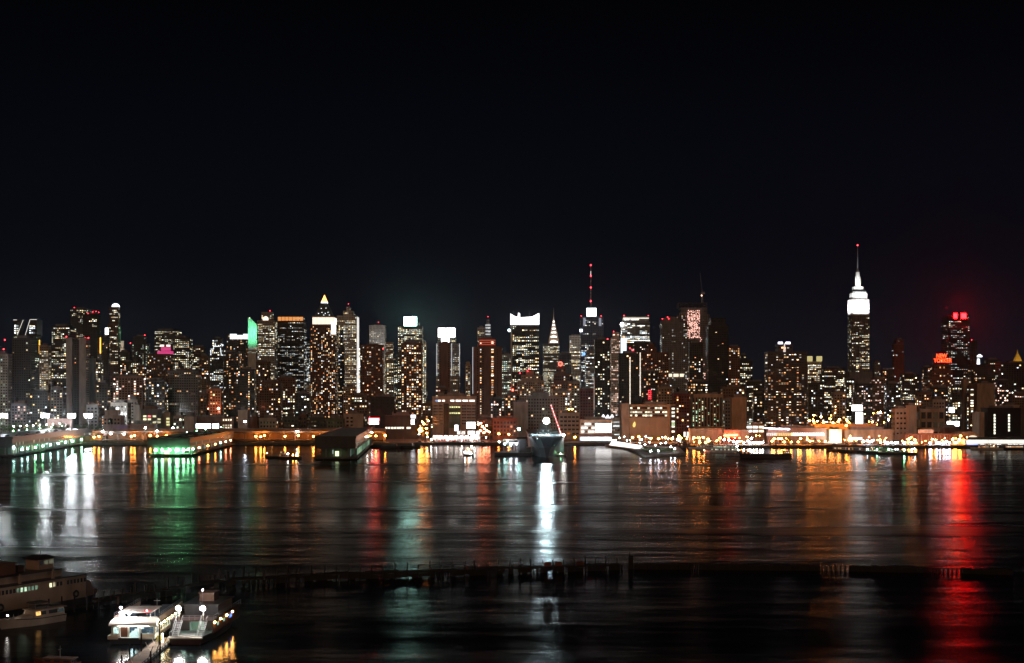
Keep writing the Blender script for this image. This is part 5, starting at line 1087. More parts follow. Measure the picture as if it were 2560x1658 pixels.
craft('grey boat partly hidden behind the long work barge', 1890, 1140, 26, 8, math.radians(72), 'steel', 'steel', [], houses=((.2, .7, .8, 2.2),), lit=.2)
craft('green-lit boat at the right pier with blue cabin windows', 2240, 1134, 34, 9, math.radians(80), 'black', 'green', [(-.35, .2, 3.6, 'g', .55), (-.35, .5, 3.6, 'g', .5), (-.3, .75, 4, 'b', .4)], houses=((.1, .8, .8, 2.4), (.2, .6, .7, 2.2)), tone='g', lit=.6)
craft('green-lit barge with a sloping roof right of the blue-windowed boat', 2292, 1136, 38, 9, math.radians(82), 'black', 'green', [(-.35, .3, 3.8, 'g', .6), (-.3, .06, 5, 'b', .45)], houses=((.2, .9, .8, 2.2),), tone='g', lit=.5)
craft('dark boat with a pale cabin left of the green-lit boats', 2204, 1133, 26, 8, math.radians(70), 'rust', 'oldpaint', [(-.3, .3, 3.6, 'o', .4)], houses=((.2, .7, .8, 2.4), (.3, .5, .6, 2)), lit=.3)
craft('brown boat with an awning below the white ribbed wall', 2130, 1128, 24, 7, math.radians(76), 'brown', 'tan', [(-.3, .5, 3.4, 'o', .4)], houses=((.2, .75, .8, 2.3),), lit=.3)
craft('dark boat with a blue-lit side right of the white ribbed wall', 2160, 1130, 24, 8, math.radians(84), 'navy', 'blue', [(-.3, .2, 3.2, 'b', .5)], houses=((.15, .7, .8, 2.3),), lit=.3)
craft('low white yacht before the glowing pier shed', 2506, 1124, 30, 8, math.radians(86), 'white', 'white', [(-.3, .3, 3.4, 'w', .5), (-.3, .7, 3.4, 'w', .45)], houses=((.15, .75, .8, 2.3), (.25, .55, .6, 2)), lit=.9)
craft('low dark yacht at the right edge of the glowing pier shed', 2575, 1124, 30, 8, math.radians(86), 'navy', 'white', [(-.3, .5, 3.2, 'w', .45)], houses=((.15, .75, .8, 2.3),), lit=.9)
craft('dark moored hulk left of the market hall', 1052, 1120, 40, 10, math.radians(86), 'black', 'dark', [], free=2.5, houses=((.2, .8, .7, 2.6),), lit=.05, mast=6)
craft('second dark hulk nearest the black pier shed', 1000, 1121, 30, 9, math.radians(88), 'black', 'dark', [], free=2.2, houses=((.1, .6, .7, 2.4),), lit=.05, mast=5)
craft('dome-roofed dark boat right of the lawn pier', 1735, 1119, 24, 9, math.radians(86), 'black', 'rust', [(-.2, .6, 6.4, 'w', .4)], houses=((.15, .85, .85, 2.6), (.3, .7, .6, 2.0)), lit=.3)
craft('tiny pale-lit launch off the carrier bow', 1416, 1140, 12, 4, math.radians(80), 'black', 'white', [(-.2, .4, 1.9, 'g', .3)], free=.9, houses=((.2, .7, .7, 1.1),), lit=.5, mast=0)

# aircraft carrier
Yv = 1095; r = root('aircraft_carrier', (WX(1368, Yv), Yv, 0), 'dark aircraft carrier moored bow-on under one blazing white floodlight', 'ship')
m = MB(); st = []
for y, wl, wd in ((0, .6, 6), (8, 4, 12.5), (25, 8, 14.5), (60, 12.5, 15), (200, 13.5, 15), (250, 10, 14)):
    st.append([(-wd, y - (4 if y < 10 else 0), 16.6), (-wl - (wd - wl) * .35, y, 8), (-wl, y, -2), (wl, y, -2), (wl + (wd - wl) * .35, y, 8), (wd, y - (4 if y < 10 else 0), 16.6)])
for a, b_ in zip(st, st[1:]):
    for k in range(5): m.poly([a[k], a[k + 1], b_[k + 1], b_[k]])
m.poly(st[0]); m.poly(list(reversed(st[-1]))); m.build('hull', W('black'), r)
m = MB(); m.hexa([(-13, -6, 16.6), (13, -6, 16.6), (15.8, 250, 16.6), (-15.8, 250, 16.6), (-13.5, -6.5, 18), (13.5, -6.5, 18), (16, 250, 18), (-16, 250, 18)]); m.build('flight_deck', W('steel'), r)
m = MB(); m.box(-5, 6, 75, 120, 18, 23); m.box(-3.5, 5, 82, 112, 23, 28); m.frus(-2, 4, 88, 104, 28, 33, .7); isl = m.build('island', W('grey'), r)
m = MB(); m.tube((1, 96, 33), (1, 96, 47), .5, .2); m.tube((-3, 96, 40), (5, 96, 40), .15); m.tube((-2, 96, 43), (4, 96, 43), .12); m.box(-1.5, 3, 95.6, 96, 36, 38.5); m.build('radar_mast', W('steel'), isl)
for i in range(9):
    c = (.5, .6, .6) if i in (2, 6) else (.02, .02, .02); m = MB(); m.poly([(-4.4 + i * 1.15, 74.9, 20), (-3.6 + i * 1.15, 74.9, 20), (-3.6 + i * 1.15, 74.9, 21.4), (-4.4 + i * 1.15, 74.9, 21.4)], c); m.build('bridge_window', glow_mat(), isl)
m = MB(); p_ = WP(1366, 1052, Yv + 68) - r.location
m.tube((p_.x, p_.y + .1, p_.z), (p_.x, p_.y + 1.0, p_.z), 2.9, 1.6, 12); m.tube((p_.x, p_.y + 1, 18), (p_.x, p_.y + 1, p_.z), .35); hs = m.build('searchlight_housing', W('steel'), r)
m = MB(); m.tube((p_.x, p_.y - .1, p_.z), (p_.x, p_.y + .08, p_.z), 2.7, 2.7, 14); m.build('searchlight_glass', emit('searchlight', (.70, .94, 1), 700), hs)
for k, (ax, ay) in enumerate(((-7, 20), (6, 30), (-4, 45), (8, 52))):      # aircraft parked on the deck
    a_ = root('parked_aircraft', (r.location.x + ax, Yv + ay, 18), 'dark parked jet aircraft on the carrier deck, %s from the bow' % ORD[k], 'aircraft', 'jets on the carrier deck', rz=.5 * k)
    m = MB(); m.tube((0, -6, 1.8), (0, -3.5, 1.9), .15, .75, 8); m.tube((0, -3.5, 1.9), (0, 4.5, 1.9), .75, .5, 8); m.build('fuselage', W('grey'), a_)
    m = MB(); m.hexa([(-5, 1, 1.7), (5, 1, 1.7), (5, 2.2, 1.7), (-5, 2.2, 1.7), (-.7, -1.5, 1.95), (.7, -1.5, 1.95), (.7, 2.4, 1.95), (-.7, 2.4, 1.95)]); m.build('wing', W('grey'), a_)
    m = MB(); m.hexa([(-.08, 3, 2.2), (.08, 3, 2.2), (.08, 5, 2.2), (-.08, 5, 2.2), (-.05, 4.4, 4.6), (.05, 4.4, 4.6), (.05, 5.4, 4.6), (-.05, 5.4, 4.6)]); m.build('tail_fin', W('grey'), a_)
    m = MB(); 
    for q in ((-1, 1), (1, 1), (0, -3)): m.tube((q[0], q[1], 0), (q[0], q[1], 1.5), .12)
    m.build('landing_gear', W('steel'), a_)
for (lx, lz, c) in ((-8.5, 16.0, (.9, 1, 1)), (6, 10.5, (.4, 1, .8)), (-1, 7.5, (1.4, 1.4, 1.2))):
    m = MB(); m.ball((lx, -4.5 if lz > 12 else 3, lz), .6, 6, 4, c=c); m.glow = True; m.build('hull_light', glow_mat(), r)
# dockside crane with red lamps on its boom
Yc = 1130; q = root('harbour_crane', (WX(1405, Yc), Yc, 0), 'crane beside the carrier with a leaning boom strung with red lights', 'crane')
b0, b1 = WP(1404, 1090, Yc), WP(1377, 1012, Yc); m = MB(q.location)
m.box(b0.x - 4, b0.x + 4, Yc - 4, Yc + 4, -1.5, 3); m.build('pontoon', W('rust'), q)
m = MB(q.location); m.box(b0.x - 1.8, b0.x + 1.8, Yc - 1.8, Yc + 1.8, 3, b0.z); m.build('crane_house', W('steel'), q)
m = MB(q.location); d_ = (b1 - b0)
for s in (-.8, .8):
    for t_ in (-.8, .8): m.tube(b0 + Vector((s, t_, 0)), b1 + Vector((s * .3, t_ * .3, 0)), .16, n=4)
for i in range(16): m.tube(b0 + d_ * (i / 16) + Vector((-.8 if i % 2 else .8, -.6, 0)), b0 + d_ * ((i + 1) / 16) + Vector((.6 if i % 2 else -.6, -.6, 0)), .1, n=4)
bm = m.build('boom', W('red'), q)
for i in range(28): m = MB(q.location); m.ball(b0 + d_ * ((i + .5) / 28) + Vector((0, -1.2, 0)), .42, 6, 4); m.build('boom_light', emit('boom_red', (1, .12, .14), 3.5, False) if i % 3 else emit('boom_pale', (1, .6, .55), 3.5, False), bm)
m = MB(q.location); m.ball(WP(1409, 1088, Yc - 4), 1.1); m.build('deck_light', LAMP['w'], q)
# visitor barge left of the carrier
Yd = 1130; q = root('visitor_barge', (WX(1284, Yd), Yd, 0), 'dark visitor barge with white canopies left of the carrier', 'barge')
m = MB(q.location); m.box(WX(1236, Yd), WX(1330, Yd), Yd, Yd + 40, -1, 2.4); m.build('pontoon', W('black'), q)
m = MB(q.location); m.box(WX(1296, Yd), WX(1316, Yd), Yd + 4, Yd + 20, 2.4, 14); m.box(WX(1316, Yd), WX(1328, Yd), Yd + 6, Yd + 20, 2.4, 7); m.build('gangway_tower', W('dark'), q)
for (a, b_, y0_) in ((1259, 1294, 1100), (1272, 1298, 1107)):
    m = MB(q.location); m.box(WX(a, Yd), WX(b_, Yd), Yd + 3, Yd + 14, WZ(y0_, Yd) - .4, WZ(y0_, Yd)); m.build('canopy', W('white'), q)
    m = MB(q.location)
    for k in range(5): x = WX(a + (b_ - a) * k / 4, Yd); m.tube((x, Yd + 3.5, 2.4), (x, Yd + 3.5, WZ(y0_, Yd) - .4), .12)
    m.build('post', W('steel'), q)
for (a, b_, kd, rd) in ((1297.5, 1073, 'c', 1.0), (1262, 1110, 'c', .7), (1277, 1112, 'b', .8), (1291, 1110, 'b', .7), (1327, 1096, 'b', .7), (1268, 1103, 'c', .6), (1248, 1105, 'c', .6)):
    m = MB(q.location); p_ = WP(a, b_, Yd + 1); m.tube((p_.x, p_.y, 2.4), p_, .1); k_ = m.build('lamp_pole', W('steel'), q); m = MB(q.location); m.ball(p_, rd); m.build('lamp_head', LAMP[kd], k_)
# lawn pier and marquee
def slab(name, pts, z0, z1, mat, kind=None, parent=None, o=(0, 0, 0)):
    m = MB(o); n = len(pts); m.poly([(x, y, z1) for x, y in pts])
    for i in range(n): (xa, ya), (xb, yb) = pts[i], pts[(i + 1) % n]; m.poly([(xa, ya, z0), (xb, yb, z0), (xb, yb, z1), (xa, ya, z1)])
    return m.build(name, mat, parent, kind)
def gp(px, py, z): Y = (H - z) * F / (py - HY); return (WX(px, Y), Y)
q = root('lawn_pier', (*gp(1648, 1128, 1.8), 0), 'low pier with a green lawn and white lamps', 'pier'); o = q.location
C = [gp(1562, 1118, 1.8), gp(1613, 1138, 1.8), gp(1714, 1133, 1.8), gp(1696, 1117, 1.8), gp(1600, 1112, 1.8)]
slab('pier_deck', C, -1.5, 1.8, W('conc'), parent=q, o=o)
slab('lawn', [gp(1598, 1125, 2), gp(1622, 1131, 2), gp(1690, 1128, 2), gp(1678, 1120, 2), gp(1606, 1117, 2)], 1.7, 2.05, wall_mat('lawn', (.045, .14, .025), .9, .5, .5), parent=q, o=o)
for k, (a, b_) in enumerate(sorted(((1612, 1112), (1624, 1106), (1638, 1113), (1652, 1108), (1677, 1117), (1687, 1122), (1626, 1128), (1646, 1127), (1664, 1107), (1600, 1108)))):
    Yl = (H - 2) * F / (b_ + 11 - HY); lamp(a, b_, Yl, 'b', 'white lamp on the lawn pier, %s from left' % ORD[k], 'lawn pier lamps', z0=1.8, rad=.6)
q = root('marquee_tent', (*gp(1560, 1119, 1.8), 1.8), 'long glowing white marquee left of the lawn pier', 'tent'); o = q.location
(xa, ya), (xb, yb) = gp(1530, 1113, 2), gp(1600, 1122, 2)
slab('quay', [gp(1512, 1112, 1.8), gp(1600, 1125, 1.8), gp(1606, 1118, 1.8), gp(1530, 1109, 1.8)], -1.5, 1.79, W('conc'), parent=q, o=tuple(o))
m = MB(o); hgt = 5.2
m.hexa([(xa - 3, ya, 2), (xb - 3, yb, 2), (xb + 5, yb + 5, 2), (xa + 5, ya + 5, 2), (xa, ya + 2, hgt + 1.2), (xb, yb + 2, hgt), (xb + 1.5, yb + 3, hgt), (xa + 1.5, ya + 3, hgt + 1.2)]); m.build('fabric', emit('marquee_glow', (1, .93, .86), 1.6), q)

# ------------------------------------------------------------------ derelict timber pier across the near river
PATH = [(238, 1497), (300, 1487), (420, 1472), (560, 1448), (700, 1440), (800, 1433), (1076, 1426), (1300, 1417), (1500, 1410), (1560, 1408)]
def deck_pt(px, z=1.75):
    for (a, ya), (b, yb) in zip(PATH, PATH[1:]):
        if a <= px <= b: py = ya + (yb - ya) * (px - a) / (b - a); break
    return Vector((*gp(px, py, 1.75), z))
r = root('timber_pier', (*deck_pt(900).xy, 0), 'derelict black timber pier with tall posts stretching across the near river', 'pier'); o = r.location
WOOD = W('wood')
def seg(mb, p, q, w, z0, z1):
    d = (q - p); d.z = 0; n = Vector((-d.y, d.x, 0)).normalized() * w / 2
    mb.hexa([(*(p - n).xy, z0), (*(q - n).xy, z0), (*(q + n).xy, z0), (*(p + n).xy, z0), (*(p - n).xy, z1), (*(q - n).xy, z1), (*(q + n).xy, z1), (*(p + n).xy, z1)])
rg = random.Random(15); px_ = 240; 
while px_ < 1548:
    nx = min(px_ + rg.uniform(34, 46), 1549); m = MB(o); zt = rg.uniform(-.16, .14); seg(m, deck_pt(px_ + .4), deck_pt(nx - .4), 3.4, 1.3 + zt, 1.75 + zt); m.build('deck_section', WOOD, r); px_ = nx
for (a, b_) in ((240, 420), (420, 625), (692, 782), (782, 850), (852, 950), (952, 1088), (1131, 1260), (1260, 1346), (1347, 1431), (1431, 1548)):
    x = a
    while x < b_ - 2:                                  # vertical fender planks
        nx = min(x + rg.uniform(9, 15), b_)
        if rg.random() < .86:
            m = MB(o); p, q = deck_pt(x + .15), deck_pt(nx - .15); seg(m, p + Vector((0, -1.8, 0)), q + Vector((0, -1.8, 0)), .22, rg.uniform(-.6, .5), 1.25 + rg.uniform(-.15, .3)); m.build('fender_plank', WOOD, r)
        x = nx
def pile(px, ztop, rad=.2, dy=0, parent=r, lean=0):
    p = deck_pt(px); m = MB(parent.location); m.tube((p.x, p.y + dy, -2), (p.x + lean, p.y + dy, ztop), rad, rad * .85, 7); m.build('timber_pile', WOOD, parent)
tall = [640, 662, 697, 723, 752, 781, 813, 843, 873, 901, 931, 960, 990, 1018, 1046, 1074, 1102, 1132, 1161, 1187, 1216, 1244, 1272, 1299, 1327, 1354, 1381, 1408, 1436, 1463, 1489, 1514, 1542]
for x in tall: pile(x, rg.uniform(3.7, 4.7), rg.uniform(.15, .24), dy=-2.0, lean=rg.uniform(-.25, .25))
for x in (665, 726, 741, 785, 849, 1081, 1138, 1195, 1224, 1280, 1305, 1334, 1472, 1500, 1525): pile(x, rg.uniform(2.6, 3.4), .15, dy=-1.4, lean=rg.uniform(-.15, .15))
for x in (262, 285, 304, 322, 341, 366, 390, 417, 422, 440, 444, 461, 478, 502, 522, 540, 550, 562, 568, 577, 586, 605, 626): pile(x, rg.uniform(2.9, 4.6), rg.uniform(.18, .30), dy=rg.uniform(-2, 2), lean=rg.uniform(-.3, .3))
for x in (634, 648, 660, 674, 686, 1096, 1108, 1120, 1126, 1554): pile(x, 1.35, .28, dy=-1)
for (a, b_, z1_) in ((1360, 1377, 3.0), (1387, 1404, 3.0), (1441, 1459, 2.8), (1165, 1171, 2.7)):
    m = MB(o); p, q = deck_pt(a), deck_pt(b_); seg(m, p + Vector((0, -1.5, 0)), q + Vector((0, -1.5, 0)), .25, 1.85, z1_); m.build('warning_board', wall_mat('board_rust', (.16, .05, .025)), r)
# lower breakwater continuing to the right
P2 = [(1568, 1422), (1800, 1424), (2050, 1426), (2310, 1431), (2560, 1437), (2640, 1439)]
def wl(px):
    for (a, ya), (b, yb) in zip(P2, P2[1:]):
        if a <= px <= b: return Vector((*gp(px, ya + (yb - ya) * (px - a) / (b - a), 0), 0))
r = root('low_breakwater', (*wl(2050).xy, 0), 'low black breakwater with gaps of bare piles at right', 'breakwater'); o = r.location
for (a, b_, z) in ((1571, 1583, 3.6), (1584, 1727, 1.7), (1752, 1800, 1.6), (1800, 2050, 1.5), (2128, 2310, 1.6), (2406, 2530, 1.45)):
    x = a
    while x < b_ - 1:
        nx = min(x + rg.uniform(8, 24), b_); m = MB(o); seg(m, wl(x + .12), wl(nx - .12), rg.uniform(2.2, 2.9), -1, z + rg.uniform(-.25, .16)); m.build('timber_crib', WOOD, r); x = nx
for (a, b_, n_, z) in ((1727, 1752, 4, 1.6), (2050, 2130, 7, 1.6), (2310, 2408, 9, 1.2)):
    for i in range(n_):
        p = wl(a + (b_ - a) * (i + .5) / n_); m = MB(o); m.tube((p.x, p.y, -2), (p.x, p.y, z + rg.uniform(-.3, .2)), .27, .24, 7); m.build('timber_pile', WOOD, r)
    if a != 2050: m = MB(o); seg(m, wl(a), wl(b_), .5, 1.05 if a > 2000 else 1.3, 1.35 if a > 2000 else 1.65); m.build('cross_beam', WOOD, r)
for i in range(34):
    p = wl(1590 + i * 27 + rg.uniform(-9, 9)); m = MB(o); m.tube((p.x, p.y - 1.6, -2), (p.x + rg.uniform(-.2, .2), p.y - 1.6, rg.uniform(1.5, 2.15)), rg.uniform(.13, .2), .13, 6); m.build('timber_pile', WOOD, r)
p = wl(1572); m = MB(o); m.tube((p.x, p.y - .6, -2), (p.x, p.y - .6, 4.9), .26, .2, 7); m.build('timber_pile', WOOD, r)

# ------------------------------------------------------------------ old double-deck ferry at left
dirv = Vector((.47, .883)); hd = -math.atan2(dirv.x, dirv.y)
E = Vector((-100.2, 317.4)); base = E - dirv * 46
r = root('old_ferry', (base.x, base.y, 0), 'old dingy white passenger ferry with a row of small windows at lower left', 'ferry', rz=hd)
PT, OLD = W('paint'), W('oldpaint')
m = MB(); Lf, bw = 46, 12   # local: +y to the right end, x=+0 is the near side, x=-bw far side
for (y0, y1, xin0, xin1) in ((0, 38, 0, 0), (38, 43, 0, 1.2), (43, 46, 1.2, 3.4)):
    for xa, xb in (((0 - xin0), (0 - xin1)),): m.hexa([(-bw + xin0 * 1.4, y0, -.8), (xa - .4, y0, -.8), (xb - .4, y1, -.8), (-bw + xin1 * 1.4, y1, -.8), (-bw + xin0, y0, 2.0), (xa, y0, 2.0), (xb, y1, 2.0), (-bw + xin1, y1, 2.0)])
m.build('hull', W('dark'), r)
m = MB(); m.box(-bw, 0, 0, 39.5, 2.0, 7.4); m.build('cabin_wall', OLD, r)
m = MB(); m.hexa([(-bw, 39.5, 2), (0, 39.5, 2), (-1.4, 43.5, 2), (-bw + 1.4, 43.5, 2), (-bw, 39.5, 6.3), (0, 39.5, 6.3), (-1.2, 42.2, 5.4), (-bw + 1.2, 42.2, 5.4)]); m.build('bow_bulwark', OLD, r)
m = MB(); m.hexa([(-bw + 1.4, 43.5, 2), (-1.4, 43.5, 2), (-3.4, 46.5, 2), (-bw + 3.4, 46.5, 2), (-bw + 1.4, 43.5, 3.4), (-1.4, 43.5, 3.4), (-3.4, 46.5, 2.8), (-bw + 3.4, 46.5, 2.8)]); m.build('bow_gate', W('rust'), r)
m = MB(); m.box(-bw - .3, .3, -1, 40, 7.4, 7.65); m.build('roof_deck', W('dark'), r)
rg = random.Random(6)
for i in range(26):
    y = 12.6 + i * 1.05
    if 19 <= i <= 19: continue
    c = (.55, .8, .55) if i in (7, 8) else (.12, .2, .14) if i in (6, 9, 10, 11) else (1.3, 1.35, .8) if i == 15 else (.45, .4, .25) if i == 16 else (.004, .004, .003)
    if i in (12, 13, 14): continue
    m = MB(); m.box(.0, .06, y, y + .62, 5.75, 6.7, c); m.glow = True; m.build('window', glow_mat(), r)
m = MB(); m.box(-bw + 2.2, -2.2, 2, 34, 7.65, 9.3); m.build('upper_cabin', OLD, r)
m = MB(); m.box(-bw + 1.6, -1.6, 1.5, 34.8, 9.3, 9.5); m.build('upper_roof', W('dark'), r)
m = MB(); m.box(-8.4, -3.4, 3, 14.5, 9.5, 12.5); m.box(-8.7, -3.1, 2.7, 14.8, 12.5, 12.75); m.build('deckhouse', OLD, r)
m = MB(); m.box(-8, -3.6, 16.4, 21.6, 9.5, 11.9); m.box(-8.3, -3.3, 16.1, 21.9, 11.9, 12.1); m.build('funnel_house', W('rust'), r)
m = MB(); m.box(-6.5, -5, 23.6, 25.2, 9.5, 11); m.build('vent_box', W('rust'), r)
m = MB(); m.box(-8.2, -3.8, 28.5, 33, 9.5, 12); m.build('pilothouse', OLD, r)
m = MB(); m.frus(-8.9, -3.1, 27.8, 33.8, 12, 12.9, .35); m.tube((-6, 31, 12.9), (-6, 31, 13.8), .08); m.build('pilothouse_roof', W('dark'), r)
for i in range(3): m = MB(); m.box(-3.78, -3.72, 28.9 + i * 1.4, 29.9 + i * 1.4, 10.7, 11.6, (.12, .12, .08) if i else (.01, .01, .01)); m.build('pilothouse_window', glow_mat(), r)
m = MB(); m.box(-6.2, -5, 43.2, 44.4, 2, 6.9); m.build('bow_post', W('wood'), r)
for y in (19.3, 29): m = MB(); m.frus(-.2, .3, y, y + .7, 7.65, 10, .3); m.build('davit', OLD, r)
for (y, z) in ((14.2, 3.0), (36.2, 3.2)):
    m = MB()
    for i in range(10):
        a, b_ = 2 * math.pi * i / 10, 2 * math.pi * (i + 1) / 10; m.tube((.25, y + .7 * math.cos(a), z + .7 * math.sin(a)), (.25, y + .7 * math.cos(b_), z + .7 * math.sin(b_)), .25, n=5)
    m.build('tyre_fender', W('black'), r)
# mooring dock between the ferry and the cruiser
q = root('mooring_dock', (base.x + dirv.x * 30 + 2.4, base.y + dirv.y * 30 - 1.2, 0), 'dark timber mooring dock along the old ferry', 'dock', rz=hd)
m = MB(); m.box(.2, 2.6, -8, 24, .6, 1.0); m.build('dock_deck', WOOD, q)
for i in range(9): m = MB(); m.tube((2.9, -7 + i * 3.8, -2), (2.9, -7 + i * 3.8, rg.uniform(2.6, 4.6)), .2, .17, 7); m.build('timber_pile', WOOD, q)
m = MB(); m.tube((3.3, 14, -1), (3.3, 14, 1.9), .24, n=7); m.build('painted_pile', W('rust'), q)

# ------------------------------------------------------------------ cabin cruiser
bx, by = gp(3, 1574, 0); ex, ey = gp(152, 1550, 0); cd = Vector((ex - bx, ey - by)); ln = cd.length; hd2 = -math.atan2(cd.x, cd.y)
r = root('cabin_cruiser', (ex, ey, 0), 'white cabin cruiser with a dark sunshade moored before the old ferry', 'boat', rz=hd2 + math.pi)
hb, db = hull_mb(ln, 4.6, 1.65, .5, 1.4, .94, .75, 10, .45); hb.build('hull', W('cruiser'), r); db.build('boat_deck', W('wood'), r)
m = MB()
for s in (-1, 1):
    for i in range(9):
        t, t2 = i / 10, (i + 1) / 10
        f = lambda t: 2.3 * ((.94 + .06 * min(1, t / .3)) if t < .3 else (1 if t < .45 else max(.03, 1 - ((t - .45) / .55) ** 1.9)))
        z = lambda t: 1.45 + .75 * max(0, (t - .35) / .65) ** 2
        m.hexa([(s * f(t), t * ln, z(t)), (s * (f(t) + .07), t * ln, z(t)), (s * (f(t2) + .07), t2 * ln, z(t2)), (s * f(t2), t2 * ln, z(t2)), (s * f(t), t * ln, z(t) + .16), (s * (f(t) + .07), t * ln, z(t) + .16), (s * (f(t2) + .07), t2 * ln, z(t2) + .16), (s * f(t2), t2 * ln, z(t2) + .16)])
m.build('rub_rail', W('wood'), r)
m = MB(); m.frus(-2.0, 2.0, .3, 8.2, 1.4, 3.3, .95, .9); m.build('cabin', W('cruiser'), r)
m = MB(); m.box(-2.1, 2.1, -.1, 8.4, 3.3, 3.42); m.build('cabin_roof', W('cruiser'), r)
m = MB(); m.hexa([(-1.7, 8.2, 1.4), (1.7, 8.2, 1.4), (1.1, 11.2, 1.6), (-1.1, 11.2, 1.6), (-1.5, 8.2, 2.4), (1.5, 8.2, 2.4), (1.0, 10.6, 2.1), (-1.0, 10.6, 2.1)]); m.build('fore_cabin', W('cruiser'), r)
for (a, b_, c) in ((.6, 2.0, (.02, .03, .03)), (2.2, 4.4, (.004, .004, .004)), (5.1, 6.3, (.005, .005, .004)), (6.5, 7.6, (1.5, .75, .22))):
    for s in (-1, 1):
        m = MB(); m.hexa([(s * 1.93, a, 2.2), (s * 1.99, a, 2.2), (s * 1.99, b_, 2.2), (s * 1.93, b_, 2.2), (s * 1.85, a, 3.0), (s * 1.91, a, 3.0), (s * 1.91, b_, 3.0), (s * 1.85, b_, 3.0)], c); m.build('cabin_window', glow_mat(), r)
m = MB()
for s in (-1.3, 1.3):
    for y in (4.2, 7.4): m.tube((s, y, 3.42), (s * 1.05, y, 4.7), .04, n=4)
m.build('canopy_frame', W('steel'), r)
m = MB(); m.frus(-1.7, 1.7, 3.9, 7.8, 4.65, 4.9, .85); m.build('sunshade', W('canvas'), r)
m = MB(); m.box(-1.2, 1.2, 4.4, 7.2, 3.42, 4.0); m.build('flybridge', W('canvas'), r)
m = MB(); m.box(-.8, .8, .6, 3.0, 3.5, 4.0); m.build('dinghy', W('dark'), r)
for (x, y, z, kd, rad) in ((1.2, 12.6, 2.6, 'w', .13), (1.5, 8.9, 1.95, 'w', .08)): m = MB(); m.ball((x, y, z), rad); m.build('deck_light', LAMP[kd], r)
m = MB()
for s in (-1, 1):
    for i in range(5): t = .55 + i * .09; w_ = 2.3 * max(.03, 1 - ((t - .45) / .55) ** 1.9); m.tube((s * w_ * .95, t * ln, 1.7), (s * w_ * .95, t * ln, 2.6), .03, n=4)
m.build('bow_rail', W('steel'), r)

# ------------------------------------------------------------------ white excursion ferry, stern towards the camera
Ya = 262.0; r = root('excursion_ferry', (-77.6, Ya, 0), 'white excursion ferry with a glowing glazed stern cabin', 'ferry', rz=math.radians(1.5))
hb, db = hull_mb(33, 9.6, 1.25, .8, 1.5, .96, .9, 11, .6); hb.build('hull', W('navy'), r); db.build('boat_deck', W('conc'), r)
m = MB()
for s in (-1, 1): m.box(s * 4.7 - .06, s * 4.7 + .06, 0, 18, 1.0, 1.75)
m.box(-4.6, -2.6, -.06, .06, 1.0, 1.75); m.box(1.6, 4.6, -.06, .06, 1.0, 1.35); m.build('bulwark', PT, r)
m = MB(); m.box(-4.5, -4.3, 2.0, 24, 1.0, 3.5); m.box(4.3, 4.5, 2.0, 24, 1.0, 1.75); m.box(4.3, 4.5, 2.0, 24, 3.1, 3.5); m.box(-4.4, 4.4, 23.9, 24.1, 1.0, 3.5)
for i in range(12): m.box(4.3, 4.5, 2.0 + i * 2, 2.45 + i * 2, 1.75, 3.1)
m.build('cabin_wall', PT, r)
m = MB()
for x0_, x1_ in ((-4.5, -4.1), (-3.0, -2.7), (-1.2, -.85), (1.15, 1.5), (4.1, 4.5)): m.box(x0_, x1_, 1.9, 2.1, 1.0, 3.5)
m.box(-4.5, 4.5, 1.92, 2.08, 3.2, 3.5); m.box(-4.4, -3.0, 1.94, 2.06, 1.0, 1.8); m.box(1.5, 4.4, 1.94, 2.06, 1.0, 1.8); m.build('stern_frame', PT, r)
m = MB(); m.box(-2.65, -1.25, 1.98, 2.04, 1.05, 3.15); m.build('stern_door', W('rust'), r)
gl = bpy.data.materials.new('clear_glass'); gl.use_nodes = True; t_ = gl.node_tree; t_.nodes.clear()
go = t_.nodes.new('ShaderNodeOutputMaterial'); gm = t_.nodes.new('ShaderNodeMixShader'); gt = t_.nodes.new('ShaderNodeBsdfTransparent'); gg = t_.nodes.new('ShaderNodeBsdfGlossy'); gg.inputs['Roughness'].default_value = .03
gt.inputs[0].default_value = (.8, .92, .93, 1); gm.inputs[0].default_value = .12; t_.links.new(gt.outputs[0], gm.inputs[1]); t_.links.new(gg.outputs[0], gm.inputs[2]); t_.links.new(gm.outputs[0], go.inputs[0])
for a, b_, z0_ in ((-4.1, -3.0, 1.8), (-.85, 1.15, 1.05), (1.5, 4.1, 1.8)): m = MB(); m.box(a, b_, 1.99, 2.02, z0_, 3.2); m.build('stern_window', gl, r)
for i in range(11): m = MB(); m.box(4.38, 4.42, 2.45 + i * 2, 4.0 + i * 2, 1.75, 3.1); m.build('side_window', gl, r)
m = MB()
for i in range(7):
    for s in (-2.6, 1.2, 3.0): m.box(s - .6, s + .6, 5 + i * 2.4, 5.5 + i * 2.4, 1.0, 1.5); m.box(s - .6, s + .6, 5.5 + i * 2.4, 5.6 + i * 2.4, 1.5, 2.1)
m.build('bench_seat', W('navy'), r, 'stuff')
for i in range(8):
    for s in (-2.2, 2.2): m = MB(); m.box(s - .7, s + .7, 3.2 + i * 2.4, 3.6 + i * 2.4, 3.38, 3.46); m.build('ceiling_light', emit('saloon_light', (.80, .95, 1), 70), r)
m = MB()
nn = 8
